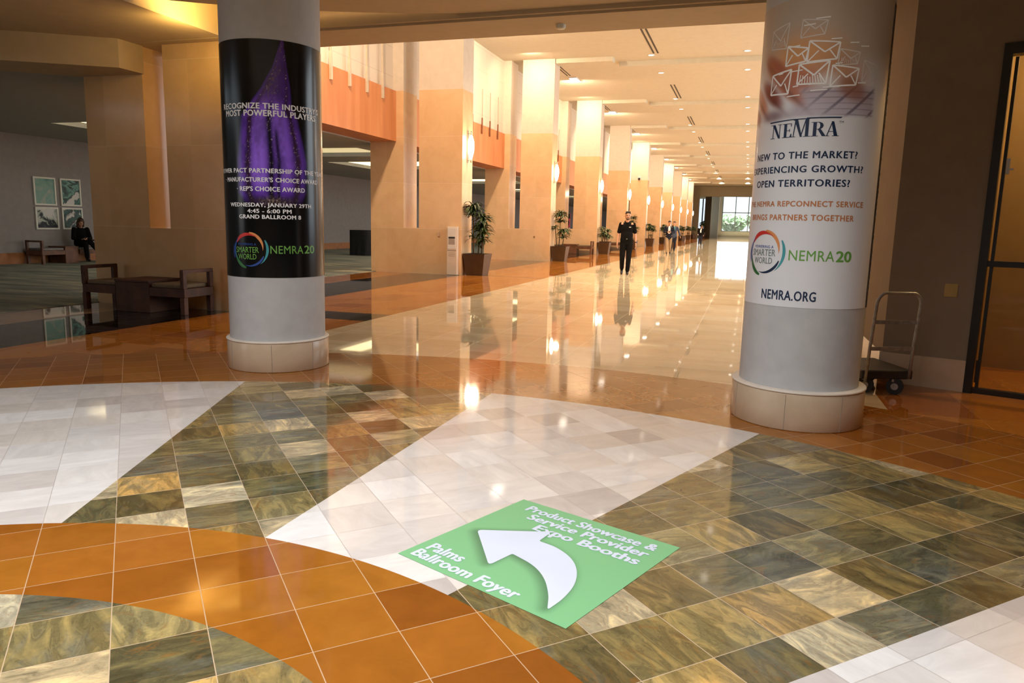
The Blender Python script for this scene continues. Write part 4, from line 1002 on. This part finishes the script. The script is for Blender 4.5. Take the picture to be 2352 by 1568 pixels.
for k in range(1, NB-1):
    yy = PIER_Y[k] + 3.9
    lab = 'square bright wash light between the %s and %s slotted piers' % (ORD[k-1], ORD[k])
    if wash is None:
        wash = thing('wash_light', lab, 'ceiling light', (-7.5, yy, ZC), 0, 'square wash lights')
        m = MB(); m.box(-.17, .17, -.45, .45, -.05, 0); m.build('light_housing', M['white'], wash)
        m = MB(); m.box(-.15, .15, -.42, .42, -.056, -.05); m.build('light_lens', M['glow_down'], wash)
    else: dup(wash, (-7.5, yy, ZC), 0, lab)
for k in range(1, NB):                                    # lamps that wash the face of each pier (a few upper ones have failed)
    area('wash_and_fill_lamp', (-7.6, PIER_Y[k]-5.4, 7.50), (-.02, .64, -.76), .34, .9, 490, WARM)
    if k not in (1, 4, 6, 8): area('wash_and_fill_lamp', (-8.0, PIER_Y[k]-1.3, 7.50), (.0, .55, -1), .5, .25, 60, WARM)
    if k < 9: area('wash_and_fill_lamp', (3.0, PIER_Y[k]-4.2, 7.45), (-.62, .25, -.75), 3.0, .4, 110, WARM, 'RECTANGLE', 150)  # added warm fill from the unseen side, no fixture built
vt = None
for k in range(0, 9):
    yv = 26.1 + 9.55*k; lab = 'double black slot vent in the corridor ceiling, %s from the near end' % ORD[k]
    if vt is None:
        vt = thing('slot_vent', lab, 'vent', (-3.60, yv, ZC-.003), 0, 'slot vents in the ceiling')
        for s_ in (-.075, .075):
            m = MB(); m.box(s_-.030, s_+.030, -1.75, 1.75, -.004, .003); m.build('vent_slot', M['slot'], vt)
    else: dup(vt, (-3.60, yv, ZC-.003), 0, lab)
ev = None
for k in range(1, 5):
    yy = PIER_Y[k] + 2.2; lab = 'black slot vent at the ceiling edge past the %s slotted pier' % ORD[k-1]
    if ev is None:
        ev = thing('edge_vent', lab, 'vent', (-7.6, yy, ZC-.003), 0, 'edge slot vents')
        for s_ in (-.06, .06):
            m = MB(); m.box(s_-.025, s_+.025, -1.0, 1.0, -.004, .002); m.build('vent_slot', M['slot'], ev)
    else: dup(ev, (-7.6, yy, ZC-.003), 0, lab)

# ------------------------------------------------------------------ small fittings
kx0, kx1, ky = -7.735, -7.44, 18.597
ds = thing('dispenser_cabinet', 'tall narrow white towel dispenser cabinet against the first slotted pier', 'dispenser', ((kx0+kx1)/2, ky, 0), 0)
di = Matrix.Translation((-(kx0+kx1)/2, -ky, 0))
def dp(name, mb, mat, bev=None):
    o = mb.build(name, mat, ds); o.matrix_parent_inverse = di
    if bev: bevel(o, bev)
M['cab'] = plain('cabinet_enamel', (.74, .64, .55), .4, var=.02)
m = MB(); m.box(kx0, kx1, ky-.14, ky, .0, 1.30); dp('cabinet_body', m, M['cab'], .012)
m = MB(); m.box(kx0+.03, kx1-.03, ky-.150, ky-.138, .70, 1.27); dp('dispenser_panel', m, M['white'], .006)
m = MB(); m.box(kx0+.055, kx1-.055, ky-.156, ky-.149, .985, 1.03); dp('towel_slot', m, M['slot'])
m = MB(); m.box(kx0+.06, kx1-.06, ky-.158, ky-.149, .83, .975); dp('recess_panel', m, plain('grey_recess', (.42, .36, .33), .4))
m = MB(); m.box(kx0+.02, kx1-.02, ky-.143, ky-.139, .655, .668); m.box(kx0+.05, kx1-.05, ky-.143, ky-.139, .595, .602); m.box(kx0+.05, kx1-.05, ky-.143, ky-.139, .555, .562); m.box(kx0+.05, kx1-.05, ky-.143, ky-.139, .515, .522); dp('seam_lines', m, plain('seam_dark', (.24, .19, .16), .6))  # thin dark lines along the cabinet seams
def wall_fit(name, label, cat, x, z, y, w, h, mat, group=None):
    m = MB(); m.box(x-w/2, x+w/2, y-.03, y, z-h/2, z+h/2); return tag(bevel(m.build(name, mat), .004), label, cat, group)
wall_fit('wall_switch', 'small beige control box on the first slotted pier beside the white dispenser', 'control box', -8.03, 1.09, 18.6, .055, .12, plain('beige_plastic', (.62, .45, .32), .5))
wall_fit('wall_switch', 'small dark fitting low on the second slotted pier', 'control box', -8.0, .93, 27.97, .05, .06, plain('brown_fitting', (.25, .12, .06), .5))
scm = thing('security_camera', 'small dome security camera high on the fifth slotted pier', 'camera', (-8.0, PIER_Y[5], 4.98), 0)
m = MB(); m.box(-.07, .07, -.16, .01, .02, .16); m.build('camera_mount', M['white'], scm)
m = MB(); m.ellip((0, -.16, -.02), (.09, .09, .09)); m.build('camera_dome', M['rubber'], scm)
m = MB(); m.lathe(-2.43, 9.45, [(0, Zc-.05), (.05, Zc-.05), (.06, Zc-.035), (.06, Zc)], 24); tag(m.build('smoke_detector', M['cream_frame']), 'small square-looking smoke detector under the beam over the corridor entrance', 'smoke detector')
for (x, y, lab) in ((-9.6, 7.0, 'dim dark downlight in the low ceiling over the carpet, nearer the brown pier'), (-9.35, 6.2, 'dim dark downlight in the low ceiling, nearer the round lobby')):
    m = MB(); m.lathe(x, y, [(0, Zc-.004), (.07, Zc-.004), (.08, Zc-.012), (.09, Zc)], 20); tag(m.build('downlight', M['slot']), lab, 'downlight')
# black draped table in the lounge
dt = MB(); n = 40; vs = []
for z, ex in ((0.01, .06), (.35, .02), (.98, 0.0), (1.02, -.02)):
    for i in range(n):
        a = 2*PI*i/n; c, s_ = math.cos(a), math.sin(a); q = (abs(c)**5 + abs(s_)**5)**(-.2); e = 1 + ex*(.6+.8*math.sin(a*11))
        vs.append((.45*c*q*e, .38*s_*q*e, z))
dt.add(vs, [(j*n+i, j*n+(i+1) % n, (j+1)*n+(i+1) % n, (j+1)*n+i) for j in range(3) for i in range(n)] + [tuple(range(3*n, 4*n))], 0, False)
o = dt.build('draped_table', M['cloth_black']); o.location = (-15.0, 26.9, 0.009); tag(o, 'table fully covered with a black cloth on the lounge carpet', 'table')
# posters glimpsed through the far slots
pm = NT('pink_poster'); pz = pm.xyz(pm.pos())[2]
pm.set(Base_Color=pm.ramp(pm.noise(pm.pos(), 2.2, 2), [(.40, (.015, .012, .015)), (.47, (.75, .12, .22)), (.60, (.78, .80, .82))], 'CONSTANT'), Roughness=.5)
m = MB(); m.box(-.5, .5, -.03, .03, .0, 2.2); o = m.build('poster_board', pm.mat); o.location = (-11.9, 48.5, 0); tag(o, 'pink, white and black poster board seen through the slot of the third pier', 'poster')
m = MB(); m.box(-.42, .42, -.02, .02, .9, 1.45); m.box(-.03, .03, -.03, .03, 0, .9); o = m.build('paper_sign', plain('pale_blue_paper', (.66, .70, .85), .6)); o.location = (-11.6, 37.6+4.4, 0.009); tag(o, 'pale blue paper sign seen through the slot behind the second planter', 'sign')

# ------------------------------------------------------------------ people
def remesh(mb, name, mats, parent, vox=.008, smooth=4):
    o = mb.build(name, mats)
    r = o.modifiers.new('r', 'REMESH'); r.mode = 'VOXEL'; r.voxel_size = vox; r.use_smooth_shade = True
    sm = o.modifiers.new('s', 'SMOOTH'); sm.iterations = smooth; sm.factor = .5
    dg = bpy.context.evaluated_depsgraph_get(); me = bpy.data.meshes.new_from_object(o.evaluated_get(dg))
    me.materials.clear()
    for m in (mats if isinstance(mats, (list, tuple)) else [mats]): me.materials.append(m)
    for p in me.polygons: p.material_index = 0; p.use_smooth = True
    old = o.data; o.modifiers.clear(); o.data = me; bpy.data.meshes.remove(old)
    if parent is not None: o.parent = parent
    return o
M['skin'] = plain('light_skin', (.56, .29, .18), .5, var=.05, scale=20); M['hair'] = plain('dark_hair', (.018, .010, .006), .5, var=.2, scale=60); M['hair_b'] = plain('brown_hair', (.050, .020, .010), .5, var=.2, scale=60)
M['blackcloth'] = plain('black_cotton', (.005, .0045, .0045), .95, Specular_IOR_Level=.15); M['navy'] = plain('navy_wool', (.012, .015, .028), .9, Specular_IOR_Level=.2); M['bluesuit'] = plain('blue_suit_wool', (.028, .045, .085), .8)
M['khaki'] = plain('khaki_cotton', (.30, .21, .12), .85); M['shirt'] = plain('white_shirt', (.74, .74, .78), .8); M['shoe'] = plain('black_leather', (.012, .010, .009), .35); M['eye'] = plain('eye_dark', (.02, .015, .01), .2)
M['lips'] = plain('lips', (.34, .12, .09), .5)
def hand(mb, w, d, side, s=1.0, curl=.5, palm_n=(0, -1, 0)):
    """w wrist, d unit direction of the hand; thumb leaves the side of the palm"""
    w = Vector(w); d = Vector(d).normalized(); n = Vector(palm_n); n = (n - d*n.dot(d)).normalized(); sd = d.cross(n)*side
    k = w + d*.085*s
    for i in range(4):
        b0 = w + d*.02*s + sd*(i-1.5)*.016*s; b1 = k + sd*(i-1.5)*.021*s
        mb.caps(b0, b1, .014*s, .0115*s, 0, 8)
        L = (.066, .076, .072, .056)[i]*s; d1 = (d + n*curl*.35).normalized(); d2 = (d + n*curl*1.1).normalized(); d3 = (d + n*curl*2.0).normalized()
        p1 = b1 + d1*L*.45; p2 = p1 + d2*L*.32; p3 = p2 + d3*L*.26
        mb.caps(b1, p1, .0105*s, .0095*s, 0, 8); mb.caps(p1, p2, .0095*s, .0088*s, 0, 8); mb.caps(p2, p3, .0088*s, .0075*s, 0, 8)
    t0 = w + d*.025*s - sd*.028*s; t1 = t0 - sd*.022*s + d*.030*s + n*.012*s; t2 = t1 + d*.032*s + n*.012*s - sd*.004*s
    mb.caps(w + d*.02*s - sd*.012*s, t0, .015*s, .013*s, 0, 8); mb.caps(t0, t1, .013*s, .011*s, 0, 8); mb.caps(t1, t2, .011*s, .0085*s, 0, 8)
def figure(label, loc, rz, J, cloth, hair, top='polo', vox=.009, scale=1.0, extras=()):
    t = thing('person', label, 'person', loc, rz); t.scale = (scale,)*3
    V3 = Vector; hd_ = V3(J['head']); nk = V3(J['neck']); ch = V3(J['chest']); pv = V3(J['pelvis'])
    ty = J.get('turn', 0.0); nod = J.get('nod', 0.0)
    RM = Matrix.Rotation(ty, 3, 'Z') @ Matrix.Rotation(nod, 3, 'X')
    H_ = lambda x, y, z: hd_ + RM @ V3((x, y, z))
    # body: one continuous surface (head, neck, torso, arms, hands, legs)
    b = MB()
    b.ellip(H_(0, .012, .035), (.076, .094, .088), rot=RM); b.ellip(H_(0, -.022, -.045), (.058, .066, .072), rot=RM); b.ellip(H_(0, -.058, -.088), (.030, .026, .024), rot=RM)
    b.caps(H_(0, -.088, .012), H_(0, -.108, -.026), .010, .015); b.ellip(H_(0, -.072, .028), (.052, .022, .014), rot=RM)
    for s_ in (-1, 1): b.ellip(H_(s_*.080, .012, -.005), (.012, .022, .032), rot=RM); b.ellip(H_(s_*.036, -.062, -.022), (.024, .018, .022), rot=RM)
    b.caps(hd_ + V3((0, .015, -.07)), nk, .056, .060); b.caps(nk, ch + V3((0, 0, .1)), .062, .075)
    b.caps(ch + V3((-.08, 0, .06)), ch + V3((.08, 0, .06)), .085, .085); b.caps(ch, pv, .10, .11)
    for s_, k in ((-1, 'L'), (1, 'R')):
        sh, el, wr = V3(J['sh'+k]), V3(J['el'+k]), V3(J['wr'+k])
        b.caps(ch + V3((0, 0, .10)), sh, .06, .05); b.caps(sh, el, .047, .038); b.caps(el, el + (wr-el)*.35, .040, .040); b.caps(el + (wr-el)*.35, wr, .040, .026)
        hdv = V3(J['hd'+k]) if 'hd'+k in J else (wr-el).normalized()
        hand(b, wr, hdv, J.get('side'+k, s_), 1.05, J.get('curl', .45), J.get('pn'+k, (-s_, -.3, 0)))
        hp, kn, an = V3(J['hip'+k]), V3(J['kn'+k]), V3(J['an'+k])
        b.caps(hp, kn, .070, .050); b.caps(kn, an, .046, .034)
    remesh(b, 'body', M['skin'], t, vox*.72, 3)
    # eyes, brows, mouth
    for s_ in (-1, 1):
        m = MB(); m.ellip(H_(s_*.032, -.078, .004), (.012, .006, .007), nu=10, nv=6, rot=RM); m.build('eye', M['eye'], t)
        m = MB(); m.caps(H_(s_*.018, -.088, .024), H_(s_*.050, -.078, .026), .0055, .004, 0, 6); m.build('eyebrow', hair, t)
    m = MB(); m.caps(H_(-.022, -.084, -.060), H_(.022, -.084, -.060), .006, .006, 0, 6); m.build('mouth', M['lips'], t)
    # trousers
    c = MB(); hpL, hpR = V3(J['hipL']), V3(J['hipR'])
    c.caps(pv + V3((-.07, 0, .03)), pv + V3((.07, 0, .03)), .118, .118); c.ellip(pv + V3((0, .02, -.02)), (.165, .125, .13))
    for k in 'LR':
        hp, kn, an = V3(J['hip'+k]), V3(J['kn'+k]), V3(J['an'+k]); c.caps(hp, kn, .098, .076); c.caps(kn, an + (kn-an)*.10, .075, .062)
    remesh(c, 'trousers', cloth['legs'], t, vox, 4)
    for k in 'LR':
        an = V3(J['an'+k]); tdir = V3(J['toe'+k]).normalized(); s = MB()
        s.caps(an + V3((0, .01, 0)), an + V3((0, .0, -.045)), .048, .044); s.caps(an + V3((0, .03, -.045)), an + V3((0, .0, -.045)) + tdir*.10, .042, .045); s.caps(an + V3((0, 0, -.045)) + tdir*.09, an + V3((0, 0, -.052)) + tdir*.17, .044, .034)
        remesh(s, 'shoe', M['shoe'], t, vox, 3)
    # top
    c = MB(); sL, sR = V3(J['shL']), V3(J['shR'])
    c.ellip(ch + V3((0, .0, 0)), (.185, .122, .20)); c.caps(sL + V3((.03, 0, -.025)), nk + V3((-.03, .01, -.075)), .054, .060); c.caps(sR + V3((-.03, 0, -.025)), nk + V3((.03, .01, -.075)), .054, .060); c.caps(nk + V3((0, .01, -.03)), ch, .075, .12)
    c.ellip((ch+pv)/2 + V3((0, -.005, -.02)), (.180, .130, .26)); c.caps(pv + V3((-.06, 0, .06)), pv + V3((.06, 0, .06)), .125, .125)
    for k in 'LR':
        sh, el, wr = V3(J['sh'+k]), V3(J['el'+k]), V3(J['wr'+k])
        if top == 'polo': c.caps(sh, sh + (el-sh)*.78, .053, .058)
        else: c.caps(sh, el, .068, .056); c.caps(el, el + (wr-el)*.88, .056, .046)
    if top == 'jacket': c.ellip(pv + V3((0, .01, -.02)), (.200, .150, .22) if J['knL'][2] < J['pelvis'][2]-.2 else (.19, .145, .10))
    remesh(c, 'shirt' if top == 'polo' else 'jacket', cloth['top'], t, vox, 4)
    if top == 'polo':
        m = MB(); m.caps(nk + V3((-.065, -.01, -.015)), nk + V3((-.015, -.085, -.075)), .020, .014, 0, 8); m.caps(nk + V3((.065, -.01, -.015)), nk + V3((.015, -.085, -.075)), .020, .014, 0, 8); m.caps(nk + V3((-.06, .03, .0)), nk + V3((.06, .03, .0)), .024, .024, 0, 8)
        m.build('collar', cloth['top'], t)
    if 'inner' in cloth:
        m = MB(); m.add([nk + V3((-.05, -.085, -.02)), nk + V3((.05, -.085, -.02)), ch + V3((.062, -.138, .03)), ch + V3((.050, -.142, -.20)), ch + V3((-.050, -.142, -.20)), ch + V3((-.062, -.138, .03))], [(0, 1, 2, 5), (5, 2, 3, 4)])
        o = m.build('shirt_front', cloth['inner'], t); sd_ = o.modifiers.new('t', 'SOLIDIFY'); sd_.thickness = .012
    for e in extras: e(t, J, H_, RM)
    return t
def short_hair(mat, beard=True):
    def f(t, J, H_, RM):
        m = MB(); m.ellip(H_(0, .020, .062), (.082, .094, .075), rot=RM); m.ellip(H_(0, .045, .025), (.080, .072, .075), rot=RM); m.caps(H_(-.045, -.055, .105), H_(.045, -.055, .105), .028, .028)
        remesh(m, 'hair', mat, t, .008, 2)
        if beard:
            m = MB(); m.ellip(H_(0, -.048, -.092), (.042, .042, .026), rot=RM); m.caps(H_(-.060, -.005, -.055), H_(-.035, -.045, -.09), .014, .018); m.caps(H_(.060, -.005, -.055), H_(.035, -.045, -.09), .014, .018); m.caps(H_(-.026, -.088, -.047), H_(.026, -.088, -.047), .006, .006)
            remesh(m, 'beard', mat, t, .007, 2)
    return f
def badge(p, w=.055):
    def f(t, J, H_, RM):
        c = Vector(J['chest']) + Vector(p); m = MB(); m.box(c.x-w/2, c.x+w/2, c.y-.004, c.y, c.z-.010, c.z+.010); m.build('name_badge', M['white'], t)
    return f
def watch(t, J, H_, RM):
    w = Vector(J['wrR']); e = Vector(J['elR']); d = (w-e).normalized(); m = MB(); m.tube([w - d*.035, w - d*.008], .036, 14); m.build('wristwatch', M['rubber'], t)
def belt(t, J, H_, RM):
    p = Vector(J['pelvis']); m = MB(); m.box(p.x-.012, p.x+.03, p.y-.152, p.y-.140, p.z+.045, p.z+.075); m.build('belt_buckle', M['chrome'], t)
def phone(t, J, H_, RM):
    c = (Vector(J['wrL'])+Vector(J['wrR']))/2 + Vector((0, -.085, .03)); m = MB(); m.obox(c + Vector((0, .03, -.035)), c + Vector((0, -.035, .045)), .072, .009); m.build('phone', M['rubber'], t)
def long_hair(mat):
    def f(t, J, H_, RM):
        m = MB(); m.ellip(H_(0, .018, .055), (.088, .100, .085), rot=RM); m.ellip(H_(0, .055, -.02), (.088, .066, .12), rot=RM)
        for s_ in (-1, 1): m.caps(H_(s_*.078, .0, .03), H_(s_*.085, -.005, -.14), .026, .030)
        remesh(m, 'hair', mat, t, .010, 2)
    return f
walkA = dict(head=(0.01, -.03, 1.675), neck=(0, 0, 1.52), chest=(0, 0, 1.30), pelvis=(0, 0, .96), nod=0, turn=.05,
             shL=(-.185, 0, 1.440), elL=(-.238, .03, 1.155), wrL=(-.258, -.04, .905), shR=(.185, 0, 1.440), elR=(.240, .05, 1.155), wrR=(.262, .0, .905),
             hipL=(-.095, 0, .90), knL=(-.105, -.06, .50), anL=(-.105, .14, .14), toeL=(0, -1, -.45), hipR=(.095, 0, .90), knR=(.080, -.06, .49), anR=(.060, -.06, .085), toeR=(.05, -1, 0))
man_loc = Vector((-3.42, 21.95, 0)); face = math.atan2(0-man_loc.y, 0-man_loc.x) + PI/2
figure('man in black polo shirt and black trousers walking along the polished floor', (man_loc.x, man_loc.y, 0), face*.85, walkA, dict(top=M['blackcloth'], legs=M['blackcloth']), M['hair'], 'polo', .009, 1.03, (short_hair(M['hair']), badge((.085, -.132, .055)), watch, belt))
walkB = dict(walkA); walkB.update(nod=-.35, head=(0, -.07, 1.66), elL=(-.27, .0, 1.17), wrL=(-.07, -.25, 1.17), elR=(.27, .0, 1.17), wrR=(.07, -.25, 1.17), hdL=(.4, -.6, .3), hdR=(-.4, -.6, .3), pnL=(0, -.2, 1), pnR=(0, -.2, 1), knL=(-.09, -.16, .52), anL=(-.085, -.22, .085), toeL=(0, -1, .05), knR=(.09, .0, .48), anR=(.09, .20, .13), toeR=(0, -1, -.4))
walkB['nod'] = .35
figure('man in dark jacket and khaki trousers looking at a phone while walking', (-4.05, 40.6, 0), face*.8, walkB, dict(top=M['navy'], legs=M['khaki'], inner=M['shirt']), M['hair'], 'jacket', .014, 1.0, (short_hair(M['hair'], False), phone))
walkC = dict(walkA); walkC.update(elR=(.30, .06, 1.17), wrR=(.38, .10, .93), turn=-.3)
figure('man in blue suit walking just behind the man with a phone', (-4.35, 46.5, 0), face*.7, walkC, dict(top=M['bluesuit'], legs=M['navy'], inner=M['ink_teal']), M['hair'], 'jacket', .016, 1.0, (short_hair(M['hair'], False),))
walkD = dict(walkA); walkD.update(head=(.08, -.10, 1.60), neck=(.05, -.05, 1.46), nod=.3, wrL=(-.20, -.12, .95))
figure('distant woman in dark jacket bending her head to one side while walking', (-3.9, 66.0, 0), face*.6, walkD, dict(top=M['blackcloth'], legs=M['navy'], inner=M['shirt']), M['hair_b'], 'jacket', .018, .97, (long_hair(M['hair_b']),))
sit = dict(head=(-.02, -.14, 1.165), neck=(-.01, -.04, 1.02), chest=(0, -.02, .80), pelvis=(0, .03, .54), nod=.42, turn=.1,
           shL=(-.175, -.03, .955), elL=(-.235, -.10, .69), wrL=(-.06, -.30, .66), shR=(.175, -.03, .955), elR=(.235, -.10, .69), wrR=(.06, -.31, .65), hdL=(.6, -.5, .1), hdR=(-.6, -.5, .05), pnL=(0, -.2, 1), pnR=(0, -.2, 1),
           hipL=(-.085, 0, .53), knL=(-.02, -.47, .53), anL=(.01, -.46, .10), toeL=(.1, -1, 0), hipR=(.085, 0, .54), knR=(.10, -.47, .60), anR=(.32, -.58, .27), toeR=(.75, -.6, -.15))
sit.update(sideL=-1, sideR=1)
figure('woman in black suit seated in the lounge looking down at her hands', (-18.74, 16.88, .03), PI/2 - .45, sit, dict(top=M['blackcloth'], legs=M['blackcloth']), M['hair_b'], 'jacket', .014, .98, (long_hair(M['hair_b']), phone))

# ------------------------------------------------------------------ garden beyond the end window
M['green'] = leafmat('garden_leaf', (.30, .46, .30), (.66, .80, .58))
gr = MB(); gr.box(-60, 60, 150.4, 260, -.05, 0.0); struct('ground', gr, plain('garden_lawn', (.30, .42, .20), .9))
for i, (x, y, r_, h_) in enumerate(((-11, 168, 3.6, 7), (-3.5, 172, 2.6, 5), (2.6, 168, 2.9, 6.5), (10, 178, 3.6, 8))):
    t = thing('tree', ['broad pale tree seen at the edge of the far window', 'small round tree framed in the far window', 'tall pale tree in the far window behind the white banner', 'tree outside hidden mostly behind the white banner column'][i], 'tree', (x, y, 0), 0, 'trees beyond the far window')
    m = MB(); rr = random.Random(i)
    for j in range(500):
        a = rr.uniform(0, 2*PI); q = rr.random()**.5*r_; zz = h_*.55 + rr.uniform(-.5, .5)*h_*.75*math.sqrt(max(.05, 1-(q/r_)**2))
        c = Vector((q*math.cos(a), q*math.sin(a), zz)); d = Vector((rr.gauss(0, 1), rr.gauss(0, 1), rr.gauss(0, 1))).normalized(); e = d.orthogonal().normalized()*.5; f = d.cross(e)
        m.add([c-e-f, c+e-f, c+e+f, c-e+f], [(0, 1, 2, 3)])
    m.build('tree_leaves', M['green'], t)
    m = MB(); m.tube([(0, 0, 0), (0.1, 0, h_*.5)], [.2, .12], 8); m.build('tree_trunk', M['cane'], t)
area('garden_sun', (0, 175, 30), (0, .2, -1), 40, 40, 90000, (1.0, 1.0, .95))
